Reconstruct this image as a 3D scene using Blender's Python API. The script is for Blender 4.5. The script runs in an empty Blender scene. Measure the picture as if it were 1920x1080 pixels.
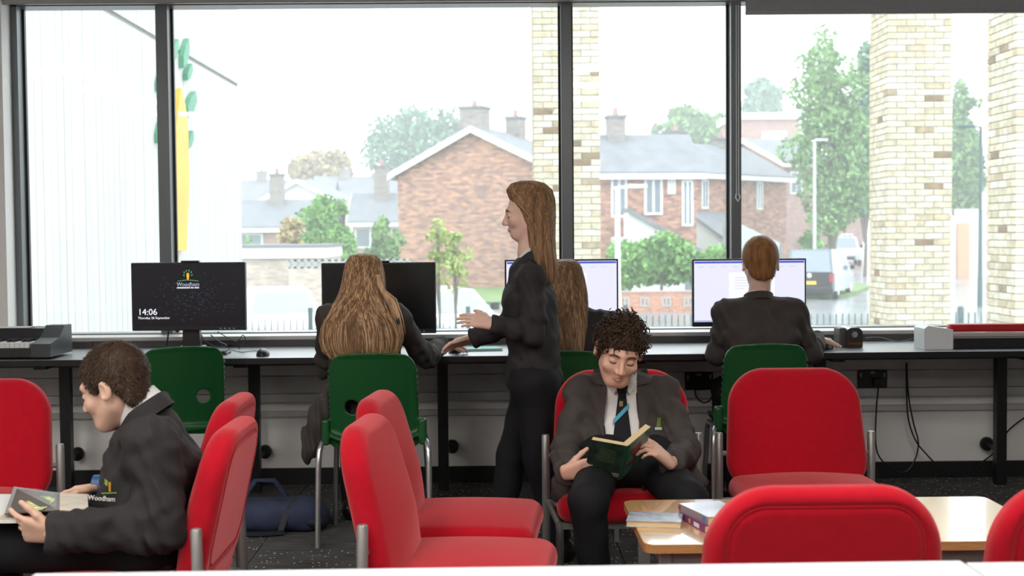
import bpy, bmesh, math, random
import numpy as np
from mathutils import Vector, Matrix
random.seed(7); RNG = np.random.default_rng(7)
scn = bpy.context.scene
COL = scn.collection
# ------------------------------------------------------------------ camera, sky, exposure
F = 2500.0; CAMZ = 1.303
cam_d = bpy.data.cameras.new('camera'); cam = bpy.data.objects.new('camera', cam_d); COL.objects.link(cam)
cam_d.sensor_width = 36.0; cam_d.lens = F / 1920 * 36.0
cam_d.clip_start = 0.05; cam_d.clip_end = 600
CAMR = (Matrix.Rotation(-0.012, 4, 'Z') @ Matrix.Rotation(math.pi / 2 - 0.04, 4, 'X') @ Matrix.Rotation(-0.0085, 4, 'Z'))
cam.matrix_world = Matrix.Translation((0, 0, CAMZ)) @ CAMR
cam_d.dof.use_dof = True; cam_d.dof.focus_distance = 4.9; cam_d.dof.aperture_fstop = 5.0
scn.camera = cam
w = bpy.data.worlds.new('overcast_sky'); scn.world = w; w.use_nodes = True
bgn = w.node_tree.nodes['Background']
bgn.inputs[0].default_value = (0.90, 0.96, 1.0, 1); bgn.inputs[1].default_value = 3.5
vs = scn.view_settings
vs.view_transform = 'Standard'; vs.look = 'None'; vs.gamma = 1.0; vs.exposure = 0.22; vs.use_curve_mapping = False
MIST = 0.003
LAMP = 22.0                      # ceiling panel strength

def ray(x, y):
    return (CAMR.to_3x3() @ Vector(((x - 960) / F, -(y - 540) / F, -1.0)))
def PY(x, y, Y):                # photo pixel -> point at depth Y
    d = ray(x, y); t = Y / d.y
    return Vector((d.x * t, Y, CAMZ + d.z * t))
def PZ(x, y, Z):                # photo pixel -> point at height Z
    d = ray(x, y); t = (Z - CAMZ) / d.z
    return Vector((d.x * t, d.y * t, Z))
def PX(x, y, X):
    d = ray(x, y); t = X / d.x
    return Vector((X, d.y * t, CAMZ + d.z * t))

# ------------------------------------------------------------------ materials
MATS = {}
def mat(name, col, rough=0.6, metal=0.0, spec=0.5, var=0.0, vscale=8.0, bump=0.0, bscale=60.0, coat=0.0, rnd=0.0,
        emit=None, estr=0.0, trans=0.0, sheen=0.0, stint=None, sss=0.0, stretch=None, aniso=None):
    if name in MATS: return MATS[name]
    m = bpy.data.materials.new(name); m.use_nodes = True
    nt = m.node_tree; N = nt.nodes; L = nt.links
    b = N['Principled BSDF']
    b.inputs['Base Color'].default_value = (*col, 1); b.inputs['Roughness'].default_value = rough
    b.inputs['Metallic'].default_value = metal; b.inputs['Specular IOR Level'].default_value = spec
    b.inputs['Coat Weight'].default_value = coat; b.inputs['Coat Roughness'].default_value = 0.06
    b.inputs['Transmission Weight'].default_value = trans
    b.inputs['Sheen Weight'].default_value = sheen
    if stint: b.inputs['Sheen Tint'].default_value = (*stint, 1); b.inputs['Sheen Roughness'].default_value = 0.45
    if sss: 
        b.inputs['Subsurface Weight'].default_value = sss; b.inputs['Subsurface Radius'].default_value = (0.012, 0.005, 0.003); b.inputs['Subsurface Scale'].default_value = 1.0
    if emit: b.inputs['Emission Color'].default_value = (*emit, 1); b.inputs['Emission Strength'].default_value = estr
    tc = None
    if var or bump:
        tc = N.new('ShaderNodeTexCoord'); vec = tc.outputs['Object']
        if stretch:
            mp = N.new('ShaderNodeMapping'); mp.inputs['Scale'].default_value = stretch; L.new(vec, mp.inputs['Vector']); vec = mp.outputs['Vector']
    colsock = None
    if var:
        n = N.new('ShaderNodeTexNoise'); n.inputs['Scale'].default_value = vscale; n.inputs['Detail'].default_value = 6
        L.new(vec, n.inputs['Vector'])
        r = N.new('ShaderNodeMapRange'); r.inputs[1].default_value = 0.3; r.inputs[2].default_value = 0.7
        r.inputs[3].default_value = 1 - var; r.inputs[4].default_value = 1 + var
        L.new(n.outputs['Fac'], r.inputs[0])
        mx = N.new('ShaderNodeVectorMath'); mx.operation = 'SCALE'; mx.inputs[0].default_value = col
        L.new(r.outputs[0], mx.inputs['Scale']); colsock = mx.outputs['Vector']
    if rnd:
        oi = N.new('ShaderNodeObjectInfo')
        r2 = N.new('ShaderNodeMapRange'); r2.inputs[3].default_value = 1 - rnd; r2.inputs[4].default_value = 1 + rnd * 0.5
        L.new(oi.outputs['Random'], r2.inputs[0])
        mx2 = N.new('ShaderNodeVectorMath'); mx2.operation = 'SCALE'; mx2.inputs[0].default_value = col
        if colsock: L.new(colsock, mx2.inputs[0])
        L.new(r2.outputs[0], mx2.inputs['Scale']); colsock = mx2.outputs['Vector']
    if colsock: L.new(colsock, b.inputs['Base Color'])
    if bump:
        n2 = N.new('ShaderNodeTexNoise'); n2.inputs['Scale'].default_value = bscale; n2.inputs['Detail'].default_value = 4
        L.new(vec, n2.inputs['Vector'])
        bp = N.new('ShaderNodeBump'); bp.inputs['Strength'].default_value = bump; bp.inputs['Distance'].default_value = 0.01
        L.new(n2.outputs['Fac'], bp.inputs['Height']); L.new(bp.outputs['Normal'], b.inputs['Normal'])
    MATS[name] = m
    return m

# ------------------------------------------------------------------ mesh helpers
def link(o, parent=None):
    COL.objects.link(o)
    if parent is not None: o.parent = parent
    return o
def tag(o, label=None, cat=None, group=None, kind=None):
    if label: o['label'] = label
    if cat: o['category'] = cat
    if group: o['group'] = group
    if kind: o['kind'] = kind
    return o
def thing(name, label, cat, loc=(0, 0, 0), rz=0.0, group=None):
    o = bpy.data.objects.new(name, None); o.empty_display_size = 0.1
    o.location = loc; o.rotation_euler = (0, 0, rz); link(o)
    return tag(o, label, cat, group)
def mesh_obj(name, verts, faces, m, parent=None, smooth=False, loc=None):
    me = bpy.data.meshes.new(name); me.from_pydata([tuple(v) for v in verts], [], [tuple(f) for f in faces]); me.update()
    if m: me.materials.append(m)
    if smooth:
        me.polygons.foreach_set('use_smooth', [True] * len(me.polygons))
    o = bpy.data.objects.new(name, me); link(o, parent)
    if loc is not None: o.location = loc
    return o
def copy_tree(o, parent=None):
    c = o.copy(); link(c)
    if parent is not None:
        c.parent = parent
    for ch in list(o.children): copy_tree(ch, c)
    return c
class MB:
    def __init__(s): s.v = []; s.f = []
    def add(s, v, f):
        n = len(s.v); s.v += [tuple(p) for p in v]; s.f += [tuple(i + n for i in q) for q in f]; return s
    def box(s, lo, hi, bev=0.0):
        (x0, y0, z0), (x1, y1, z1) = lo, hi
        if bev <= 0:
            s.add([(x0, y0, z0), (x1, y0, z0), (x1, y1, z0), (x0, y1, z0), (x0, y0, z1), (x1, y0, z1), (x1, y1, z1), (x0, y1, z1)],
                  [(0, 3, 2, 1), (4, 5, 6, 7), (0, 1, 5, 4), (1, 2, 6, 5), (2, 3, 7, 6), (3, 0, 4, 7)])
            return s
        bm = bmesh.new(); bmesh.ops.create_cube(bm, size=1.0)
        for v in bm.verts:
            v.co = Vector(((x0 + x1) / 2 + v.co.x * (x1 - x0), (y0 + y1) / 2 + v.co.y * (y1 - y0), (z0 + z1) / 2 + v.co.z * (z1 - z0)))
        bmesh.ops.bevel(bm, geom=bm.edges[:], offset=bev, segments=2, affect='EDGES', profile=0.5)
        bm.verts.index_update()
        s.add([v.co.copy() for v in bm.verts], [[v.index for v in f.verts] for f in bm.faces]); bm.free()
        return s
    def tube(s, pts, r, n=8, cap=True, flat=1.0):
        pts = [Vector(p) for p in pts]; k = len(pts)
        rs = r if isinstance(r, (list, tuple)) else [r] * k
        vs_ = []; up = None
        for i, p in enumerate(pts):
            a = pts[max(i - 1, 0)]; b = pts[min(i + 1, k - 1)]
            t = (b - a)
            t = t.normalized() if t.length > 1e-9 else Vector((0, 0, 1))
            if up is None:
                up = Vector((0, 0, 1)) if abs(t.z) < 0.9 else Vector((0, 1, 0))
            side = t.cross(up)
            if side.length < 1e-6: side = t.cross(Vector((1, 0, 0)))
            side.normalize(); up = side.cross(t).normalized()
            for j in range(n):
                an = 2 * math.pi * j / n + math.pi / n
                vs_.append(p + side * math.cos(an) * rs[i] + up * math.sin(an) * rs[i] * flat)
        fs = []
        for i in range(k - 1):
            for j in range(n):
                fs.append((i * n + j, i * n + (j + 1) % n, (i + 1) * n + (j + 1) % n, (i + 1) * n + j))
        if cap: fs += [tuple(range(n - 1, -1, -1)), tuple((k - 1) * n + j for j in range(n))]
        return s.add(vs_, fs)
    def lathe(s, prof, c=(0, 0, 0), n=20, axis='z'):
        vs_ = []
        for (r, h) in prof:
            for j in range(n):
                a = 2 * math.pi * j / n
                q = (r * math.cos(a), r * math.sin(a), h)
                if axis == 'y': q = (q[0], q[2], -q[1])
                if axis == 'x': q = (q[2], q[1], -q[0])
                vs_.append((c[0] + q[0], c[1] + q[1], c[2] + q[2]))
        fs = []; k = len(prof)
        for i in range(k - 1):
            for j in range(n): fs.append((i * n + j, i * n + (j + 1) % n, (i + 1) * n + (j + 1) % n, (i + 1) * n + j))
        fs += [tuple(range(n - 1, -1, -1)), tuple((k - 1) * n + j for j in range(n))]
        return s.add(vs_, fs)
    def prism(s, poly, lo, hi, axis='y'):
        # poly of 2D points; axis y: (x,z); axis z: (x,y); axis x: (y,z)
        def q(p, h):
            if axis == 'y': return (p[0], h, p[1])
            if axis == 'z': return (p[0], p[1], h)
            return (h, p[0], p[1])
        n = len(poly)
        vs_ = [q(p, lo) for p in poly] + [q(p, hi) for p in poly]
        fs = [tuple(range(n)), tuple(range(2 * n - 1, n - 1, -1))] + [(i, i + n, (i + 1) % n + n, (i + 1) % n) for i in range(n)]
        return s.add(vs_, fs)
    def xf(s, M):
        s.v = [tuple(M @ Vector(p)) for p in s.v]; return s
    def build(s, name, m, parent=None, smooth=False, loc=None, fixn=True):
        o = mesh_obj(name, s.v, s.f, m, parent, smooth, loc)
        if fixn:
            bm = bmesh.new(); bm.from_mesh(o.data); bmesh.ops.recalc_face_normals(bm, faces=bm.faces[:]); bm.to_mesh(o.data); bm.free()
        if smooth:
            try:
                mod = None
                o.data.set_sharp_from_angle(angle=math.radians(40))
            except Exception: pass
        return o
def rrect(x0, z0, x1, z1, r, n=6, rs=None):
    rr = rs or [r] * 4; out = []
    for (cx, cz, a0, q) in ((x1, z0, -90, rr[0]), (x1, z1, 0, rr[1]), (x0, z1, 90, rr[2]), (x0, z0, 180, rr[3])):
        ox = cx - q if cx == x1 else cx + q; oz = cz - q if cz == z0 * 1.0 and cz != z1 and False else None
        oz = (z0 + q) if cz == z0 else (z1 - q)
        for i in range(n + 1):
            a = math.radians(a0 + 90 * i / n); out.append((ox + q * math.cos(a), oz + q * math.sin(a)))
    return out
FONT_CACHE = {}
def text_obj(body, size, m, parent, M, name='lettering', extrude=0.0005, align='LEFT'):
    cu = bpy.data.curves.new(name, 'FONT'); cu.body = body; cu.size = size; cu.extrude = extrude; cu.align_x = align; cu.resolution_u = 3
    t = bpy.data.objects.new('tmp_text', cu); COL.objects.link(t)
    dg = bpy.context.evaluated_depsgraph_get(); dg.update()
    me = bpy.data.meshes.new_from_object(t.evaluated_get(dg)); bpy.data.objects.remove(t)
    me.transform(M); me.materials.clear(); me.materials.append(m); me.name = name
    o = bpy.data.objects.new(name, me); link(o, parent)
    return o

# ------------------------------------------------------------------ implicit surfaces (smooth blends -> one continuous mesh)
def smin(a, b, k):
    h = np.clip(0.5 + 0.5 * (b - a) / k, 0, 1)
    return b + (a - b) * h - k * h * (1 - h)
def smax(a, b, k): return -smin(-a, -b, k)
def cap(P, a, b, ra, rb):
    a = np.asarray(a, float); b = np.asarray(b, float); ab = b - a
    t = np.clip(((P - a) @ ab) / max(ab @ ab, 1e-12), 0, 1)
    return np.linalg.norm(P - a - t[:, None] * ab, axis=1) - (ra + (rb - ra) * t)
def ell(P, c, r, R=None):
    q = P - np.asarray(c, float)
    if R is not None: q = q @ R          # columns of R = local axes
    r = np.asarray(r, float)
    k0 = np.linalg.norm(q / r, axis=1); k1 = np.linalg.norm(q / (r * r), axis=1)
    return k0 * (k0 - 1) / np.maximum(k1, 1e-9)
def rbox(P, c, h, r, R=None):
    q = P - np.asarray(c, float)
    if R is not None: q = q @ R
    d = np.abs(q) - (np.asarray(h, float) - r)
    return np.linalg.norm(np.maximum(d, 0), axis=1) + np.minimum(d.max(axis=1), 0) - r
def chain(P, pts, rs, k=0.01):
    d = None
    for i in range(len(pts) - 1):
        e = cap(P, pts[i], pts[i + 1], rs[i], rs[i + 1])
        d = e if d is None else smin(d, e, k)
    return d
def etube(P, pts, rx, ry, lat):
    # tube of elliptical section along a polyline; lat = lateral axis of rx
    pts = np.asarray([tuple(p) for p in pts], float); lat = np.asarray(lat, float)
    best = None
    n = len(pts)
    for i in range(n - 1):
        a, b = pts[i], pts[i + 1]; ab = b - a; L = np.linalg.norm(ab); ax = ab / L
        u = lat - ax * (lat @ ax); u /= np.linalg.norm(u); v = np.cross(ax, u)
        t = np.clip(((P - a) @ ab) / (L * L), 0, 1)
        q = P - a - t[:, None] * ab
        X = rx[i] + (rx[i + 1] - rx[i]) * t; Yr = ry[i] + (ry[i + 1] - ry[i]) * t
        m = np.minimum(X, Yr)
        qa = q @ u; qb = q @ v; qc = q @ ax
        k0 = np.sqrt((qa / X) ** 2 + (qb / Yr) ** 2 + (qc / m) ** 2)
        k1 = np.sqrt((qa / X ** 2) ** 2 + (qb / Yr ** 2) ** 2 + (qc / m ** 2) ** 2)
        d = k0 * (k0 - 1) / np.maximum(k1, 1e-6)
        d = np.where(k0 < 1e-4, -m, d)
        best = d if best is None else smin(best, d, 0.02)
    return best
def wob(P, s, amp, seed=0.0):
    return amp * (np.sin(P[:, 0] * s + 1.3 * seed + 1.7 * np.sin(P[:, 2] * s * 0.7 + seed)) * np.sin(P[:, 2] * s * 0.9 + seed * 2.1 + 1.1 * np.sin(P[:, 1] * s * 0.8)) + 0.5 * np.sin(P[:, 1] * s * 1.7 + P[:, 2] * s * 1.3 + seed))
def surf(f, lo, hi, h):
    lo = np.asarray(lo, float); hi = np.asarray(hi, float)
    C = 4; nb = np.ceil((hi - lo) / (h * C)).astype(int)
    ax = [lo[i] + (np.arange(nb[i]) + 0.5) * h * C for i in range(3)]
    G = np.stack(np.meshgrid(*ax, indexing='ij'), -1).reshape(-1, 3)
    dc = f(G).reshape(nb)
    act = np.abs(dc) < h * C * 1.25
    n = nb * C
    D = np.repeat(np.repeat(np.repeat(np.where(dc > 0, 1.0, -1.0).astype(np.float32), C, 0), C, 1), C, 2)
    A = np.repeat(np.repeat(np.repeat(act, C, 0), C, 1), C, 2)
    A2 = A.copy()
    for axn in range(3):
        A2 |= np.roll(A2, 1, axn)
    idx = np.argwhere(A2)
    vals = f(lo + idx * h)
    D[idx[:, 0], idx[:, 1], idx[:, 2]] = vals
    S = D < 0
    c0 = S[:-1, :-1, :-1]; anyc = c0.copy(); allc = c0.copy()
    for dx in (0, 1):
        for dy in (0, 1):
            for dz in (0, 1):
                q = S[dx:S.shape[0] - 1 + dx, dy:S.shape[1] - 1 + dy, dz:S.shape[2] - 1 + dz]
                anyc |= q; allc &= q
    cells = np.argwhere(anyc & ~allc)
    if len(cells) == 0: return np.zeros((0, 3)), np.zeros((0, 4), int)
    corners = np.array([(x, y, z) for x in (0, 1) for y in (0, 1) for z in (0, 1)])
    cv = np.stack([D[cells[:, 0] + c[0], cells[:, 1] + c[1], cells[:, 2] + c[2]] for c in corners], 1)
    acc = np.zeros((len(cells), 3)); cnt = np.zeros(len(cells))
    for i in range(8):
        for j in range(i + 1, 8):
            if np.abs(corners[i] - corners[j]).sum() != 1: continue
            a, b = cv[:, i], cv[:, j]; m = (a < 0) != (b < 0)
            t = np.where(m, a / np.where(m, a - b, 1), 0)
            p = corners[i] + t[:, None] * (corners[j] - corners[i])
            acc[m] += p[m]; cnt[m] += 1
    V = lo + (cells + acc / cnt[:, None]) * h
    vid = -np.ones(anyc.shape, int); vid[cells[:, 0], cells[:, 1], cells[:, 2]] = np.arange(len(cells))
    Q = []
    for a in range(3):
        b, c = (a + 1) % 3, (a + 2) % 3
        sl0 = [slice(1, -1)] * 3; sl0[a] = slice(0, -1)
        sl1 = [slice(1, -1)] * 3; sl1[a] = slice(1, None)
        s0 = S[tuple(sl0)]; s1 = S[tuple(sl1)]
        e = np.argwhere(s0 != s1)
        if len(e) == 0: continue
        sg = s0[e[:, 0], e[:, 1], e[:, 2]]
        base = e.copy(); base[:, b] += 1; base[:, c] += 1
        def at(db, dc_):
            k = base.copy(); k[:, b] += db; k[:, c] += dc_
            return vid[k[:, 0], k[:, 1], k[:, 2]]
        q = np.stack([at(-1, -1), at(0, -1), at(0, 0), at(-1, 0)], 1)
        q = np.where(sg[:, None], q, q[:, ::-1])
        Q.append(q)
    Q = np.concatenate(Q); Q = Q[(Q >= 0).all(1)]
    return V, Q
def surf_obj(name, parts, m, parent=None, origin=(0, 0, 0)):
    # parts: list of (f, lo, hi, h) joined into one mesh
    Vs = []; Qs = []; n = 0
    for (f, lo, hi, h) in parts:
        V, Q = surf(f, lo, hi, h)
        Vs.append(V); Qs.append(Q + n); n += len(V)
    V = np.concatenate(Vs) - np.asarray(tuple(origin)); Q = np.concatenate(Qs)
    me = bpy.data.meshes.new(name)
    me.vertices.add(len(V)); me.vertices.foreach_set('co', V.astype(np.float32).ravel())
    me.loops.add(len(Q) * 4); me.loops.foreach_set('vertex_index', Q.astype(np.int32).ravel())
    me.polygons.add(len(Q)); me.polygons.foreach_set('loop_start', (np.arange(len(Q)) * 4).astype(np.int32))
    me.update(calc_edges=True); me.validate()
    me.polygons.foreach_set('use_smooth', [True] * len(me.polygons))
    me.materials.append(m)
    o = bpy.data.objects.new(name, me); link(o, parent)
    return o
# ------------------------------------------------------------------ base materials
M_wall = mat('wall_paint', (0.88, 0.86, 0.84), 0.75, var=0.03, vscale=3, bump=0.03, bscale=200)
M_ceil = mat('ceiling_tile_white', (0.82, 0.82, 0.80), 0.85, bump=0.05, bscale=150)
M_alu = mat('window_frame_grey', (0.16, 0.17, 0.18), 0.32, metal=0.35, bump=0.01, bscale=300)
M_sill = mat('sill_aluminium', (0.55, 0.53, 0.51), 0.4, metal=0.4)
M_dark = mat('charcoal_upstand', (0.075, 0.07, 0.07), 0.45, var=0.05)
M_trunk = mat('trunking_grey', (0.60, 0.59, 0.59), 0.5, var=0.03)
M_skirt = mat('black_skirting', (0.008, 0.008, 0.009), 0.45)
M_blk = mat('black_plastic', (0.012, 0.012, 0.013), 0.35, bump=0.02, bscale=400)
M_blkm = mat('black_metal', (0.006, 0.006, 0.007), 0.4)
M_white = mat('white_plastic', (0.78, 0.78, 0.77), 0.4)
M_steel = mat('grey_steel_tube', (0.30, 0.29, 0.28), 0.35, metal=0.5)
M_chrome = mat('satin_chrome', (0.55, 0.56, 0.57), 0.28, metal=0.9)
# glass: clear, with a pale translucent veil mixed in as haze over the view
def glass_mat():
    m = bpy.data.materials.new('window_glass'); m.use_nodes = True; nt = m.node_tree; N = nt.nodes; L = nt.links
    N.remove(N['Principled BSDF']); out = N['Material Output']
    tr = N.new('ShaderNodeBsdfTransparent'); tr.inputs[0].default_value = (0.95, 0.985, 0.975, 1)
    gl = N.new('ShaderNodeBsdfGlossy'); gl.inputs['Roughness'].default_value = 0.0
    fr = N.new('ShaderNodeFresnel'); fr.inputs[0].default_value = 1.5
    mx = N.new('ShaderNodeMixShader'); L.new(fr.outputs[0], mx.inputs[0]); L.new(tr.outputs[0], mx.inputs[1]); L.new(gl.outputs[0], mx.inputs[2])
    tl = N.new('ShaderNodeBsdfTranslucent'); tl.inputs[0].default_value = (0.93, 0.97, 0.98, 1)
    n = N.new('ShaderNodeTexNoise'); n.inputs['Scale'].default_value = 1.2
    r = N.new('ShaderNodeMapRange'); r.inputs[3].default_value = 0.055; r.inputs[4].default_value = 0.085; L.new(n.outputs[0], r.inputs[0])
    m2 = N.new('ShaderNodeMixShader'); L.new(r.outputs[0], m2.inputs[0]); L.new(mx.outputs[0], m2.inputs[1]); L.new(tl.outputs[0], m2.inputs[2])
    L.new(m2.outputs[0], out.inputs['Surface'])
    return m
M_glass = glass_mat()
# carpet tiles
def carpet_mat(name, dots):
    m = bpy.data.materials.new(name); m.use_nodes = True; nt = m.node_tree; N = nt.nodes; L = nt.links
    b = N['Principled BSDF']; b.inputs['Roughness'].default_value = 0.95; b.inputs['Specular IOR Level'].default_value = 0.15
    tc = N.new('ShaderNodeTexCoord')
    mp = N.new('ShaderNodeMapping'); mp.inputs['Scale'].default_value = (6, 160, 1); L.new(tc.outputs['Object'], mp.inputs[0])
    n = N.new('ShaderNodeTexNoise'); n.inputs['Scale'].default_value = 1.0; n.inputs['Detail'].default_value = 4; L.new(mp.outputs[0], n.inputs['Vector'])
    cr = N.new('ShaderNodeValToRGB'); cr.color_ramp.elements[0].position = 0.35; cr.color_ramp.elements[0].color = (0.05, 0.05, 0.053, 1)
    cr.color_ramp.elements[1].position = 0.7; cr.color_ramp.elements[1].color = (0.19, 0.18, 0.17, 1); L.new(n.outputs[0], cr.inputs[0])
    col = cr.outputs[0]
    if dots:
        mp2 = N.new('ShaderNodeMapping'); mp2.inputs['Scale'].default_value = (60, 22, 1); mp2.inputs['Rotation'].default_value = (0, 0, 0.35); L.new(tc.outputs['Object'], mp2.inputs[0])
        v = N.new('ShaderNodeTexVoronoi'); v.inputs['Scale'].default_value = 1.0; v.inputs['Randomness'].default_value = 0.8; L.new(mp2.outputs[0], v.inputs['Vector'])
        lt = N.new('ShaderNodeMath'); lt.operation = 'LESS_THAN'; lt.inputs[1].default_value = 0.24; L.new(v.outputs['Distance'], lt.inputs[0])
        mx = N.new('ShaderNodeMixRGB'); L.new(lt.outputs[0], mx.inputs[0]); L.new(col, mx.inputs[1]); mx.inputs[2].default_value = (0.50, 0.46, 0.40, 1)
        col = mx.outputs[0]
    L.new(col, b.inputs['Base Color'])
    n2 = N.new('ShaderNodeTexNoise'); n2.inputs['Scale'].default_value = 500; L.new(tc.outputs['Object'], n2.inputs['Vector'])
    bp = N.new('ShaderNodeBump'); bp.inputs['Strength'].default_value = 0.5; bp.inputs['Distance'].default_value = 0.004; L.new(n2.outputs[0], bp.inputs['Height']); L.new(bp.outputs[0], b.inputs['Normal'])
    return m
M_carpA = carpet_mat('carpet_streaked', False); M_carpB = carpet_mat('carpet_flecked', True)

# ------------------------------------------------------------------ the room
def struct(o, label=None, cat=None): return tag(o, label, cat, kind='structure')
X0, X1, Y0, Y1, ZC = -5.6, 6.2, -4.0, 7.0, 2.78
flo = struct(MB().box((X0, Y0, -0.12), (X1, Y1 + 0.3, -0.008)).build('floor', mat('floor_screed', (0.05, 0.05, 0.05), 0.9)), 'dark grey carpet tile floor of the room', 'floor')
tile = None
for i in range(-7, 8):
    for j in range(3, 14):
        x = i * 0.5; y = j * 0.5 + 0.0
        if tile is None:
            mb = MB().box((0.002, 0.002, -0.006), (0.498, 0.498, 0.0)); tA = mb.build('carpet_tile', M_carpA, flo); tB = MB().box((0.002, 0.002, -0.006), (0.498, 0.498, 0.0)).build('carpet_tile', M_carpB, flo); tile = True
            tA.location = (x, y, 0); tB.location = (x, y + 0.5, 0); used = {(i, j), (i, j + 1)}
            continue
        if (i, j) in used or y > 6.9: continue
        o = (tB if (i * 3 + j * 2 + (i // 2)) % 3 != 0 else tA).copy(); link(o, flo); o.location = (x, y, 0)
        if (i + j) % 2: o.rotation_euler = (0, 0, 0)
struct(MB().box((X0, Y0, ZC), (X1, Y1 + 0.3, ZC + 0.1)).build('ceiling', M_ceil), 'white flat ceiling above the room', 'ceiling')
WX0, WX1, WZ0, WZ1 = PY(8, 300, 7.0).x, 4.4, 0.785, 2.56
wb = MB().box((X0, Y1, -0.12), (X1, Y1 + 0.3, WZ0)).box((X0, Y1, WZ1), (X1, Y1 + 0.3, ZC)).box((X0, Y1, WZ0), (WX0, Y1 + 0.3, WZ1)).box((WX1, Y1, WZ0), (X1, Y1 + 0.3, WZ1))
wall = struct(wb.build('wall_back', M_wall), 'pale grey wall under and around the long window', 'wall')
struct(MB().box((X0 - 0.1, Y0, -0.12), (X0, Y1 + 0.3, ZC)).build('wall_left', M_wall), 'plain pale side wall of the room', 'wall')
struct(MB().box((X1, Y0, -0.12), (X1 + 0.1, Y1 + 0.3, ZC)).build('wall_right', M_wall), 'plain pale opposite side wall of the room', 'wall')
struct(MB().box((X0 - 0.1, Y0 - 0.1, -0.12), (X1 + 0.1, Y0, ZC)).build('wall_front', M_wall), 'plain pale rear wall facing the long window', 'wall')
tr = struct(MB().box((X0, Y1 - 0.045, 0.44), (X1, Y1, 0.70)).build('trim_1', M_trunk), 'grey dado trunking running along wall under the desk', 'trunking')
for (z0, z1) in ((0.44, 0.4825), (0.4875, 0.5755), (0.5805, 0.70)):      # snap-on lids with open joints between them
    MB().box((X0, Y1 - 0.065, z0), (X1, Y1 - 0.045, z1), 0.002).build('lid', M_trunk, tr)
struct(MB().box((X0, Y1 - 0.03, 0.357), (X1, Y1, 0.388), 0.004).build('trim_2', M_trunk), 'thin grey rail below the trunking', 'rail')
struct(MB().box((X0, Y1 - 0.02, 0.0), (X1, Y1, 0.085)).build('baseboard_back', M_skirt), 'black skirting along the window wall', 'skirting')
up = struct(MB().box((X0, Y1 - 0.038, 0.70), (X1, Y1, 0.765)).build('trim_3', M_dark), 'charcoal upstand panel between desk and window sill', 'upstand')
xj = [X0, -2.1, -0.65, 0.8, 2.25, X1]
for a, b in zip(xj, xj[1:]):                                            # panels butted with a 3 mm gap
    MB().box((a + 0.0015, Y1 - 0.05, 0.70), (b - 0.0015, Y1 - 0.038, 0.765)).build('panel', M_dark, up)
# window: frame, mullions, panes
win = struct(bpy.data.objects.new('window_1', None), 'long window with dark slim mullions above the desk', 'window'); link(win)
MB().box((WX0 - 0.02, Y1 - 0.055, 0.765), (WX1, Y1 + 0.28, 0.787), 0.004).build('window_sill', M_sill, win)
YF = 7.13
fr = MB().box((WX0, YF, WZ0), (WX1, YF + 0.14, WZ0 + 0.008)).box((WX0, YF, WZ1 - 0.03), (WX1, YF + 0.14, WZ1)).box((WX0, YF, WZ0), (WX0 + 0.035, YF + 0.14, WZ1))
fr.build('window_frame', M_alu, win)
mull = []
for (xa, xb) in ((296, 318), (1053, 1073), (1371, 1390)):
    a = PY(xa, 300, YF).x; b = PY(xb, 300, YF).x; mull.append((a, b))
    MB().box((a, YF, WZ0 + 0.008), (b, YF + 0.14, WZ1 - 0.03)).build('mullion', M_alu, win)
mb = MB().box((4.30, YF, WZ0), (4.4, YF + 0.14, WZ1)).build('mullion', M_alu, win)
edges = [WX0 + 0.035] + [v for ab in mull for v in ab] + [4.30]
for k in range(4):
    a, b = edges[2 * k], edges[2 * k + 1]
    MB().add([(a, 7.235, WZ0 + 0.005), (b, 7.235, WZ0 + 0.005), (b, 7.235, WZ1 - 0.03), (a, 7.235, WZ1 - 0.03)], [(0, 1, 2, 3)]).build('pane', M_glass, win, fixn=False)
    MB().box((a, 7.21, WZ0 + 0.009), (a + 0.012, 7.235, WZ1 - 0.033)).box((b - 0.012, 7.21, WZ0 + 0.009), (b, 7.235, WZ1 - 0.033)).build('glazing_bead', M_blkm, win)
# roller blinds
M_blind = mat('blind_fabric_grey', (0.33, 0.33, 0.34), 0.7, var=0.05, vscale=30, bump=0.1, bscale=120)
M_bar = mat('blind_bar', (0.35, 0.34, 0.34), 0.35, metal=0.6)
def blind(x0, x1, zb, label):
    t = thing('roller_blind', label, 'blind', ((x0 + x1) / 2, 7.06, zb), 0, 'roller blinds over the window')
    h = (x1 - x0) / 2
    MB().lathe([(0.03, -h), (0.03, h)], (0, 0, 2.66 - zb), 16, 'x').build('roll', M_blind, t, True)
    MB().box((-h, -0.031, 0.02), (h, -0.029, 2.66 - zb)).build('fabric', M_blind, t)
    MB().box((-h, -0.04, 0), (h, -0.018, 0.026), 0.004).build('bottom_bar', M_bar, t)
    return t
zl = PY(700, 5, 7.04).z; zr = PY(1650, 27, 7.04).z
blind(PY(2, 0, 7.04).x, PY(1382, 0, 7.04).x, zl, 'grey roller blind rolled right up above the wide panes')
b2 = blind(PY(1397, 0, 7.04).x, 4.3, zr, 'ribbed grey roller blind let down slightly over the pane facing brick columns')
def chain_cord(px, py0, py1, label):
    a = PY(px, py0, 7.09); b = PY(px, py1, 7.09)
    t = thing('blind_chain', label, 'blind chain', tuple(b), 0, 'blind chains')
    L_ = a.z - b.z
    MB().tube([(-0.006, 0, 0.02), (-0.006, 0, L_)], 0.0022, 6).tube([(0.006, 0, 0.02), (0.006, 0, L_)], 0.0022, 6).build('cord', M_white, t)
    MB().tube([(-0.006, 0, 0.02), (-0.012, -0.006, 0.0), (0.0, -0.008, -0.022), (0.012, -0.006, 0.0), (0.006, 0, 0.02)], 0.004, 6).build('tensioner', M_white, t, True)
chain_cord(1383, 10, 370, 'white blind chain with clip hanging on the mullion behind the red-haired boy')
chain_cord(13, 10, 385, 'white blind chain hanging beside the window reveal')
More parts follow.
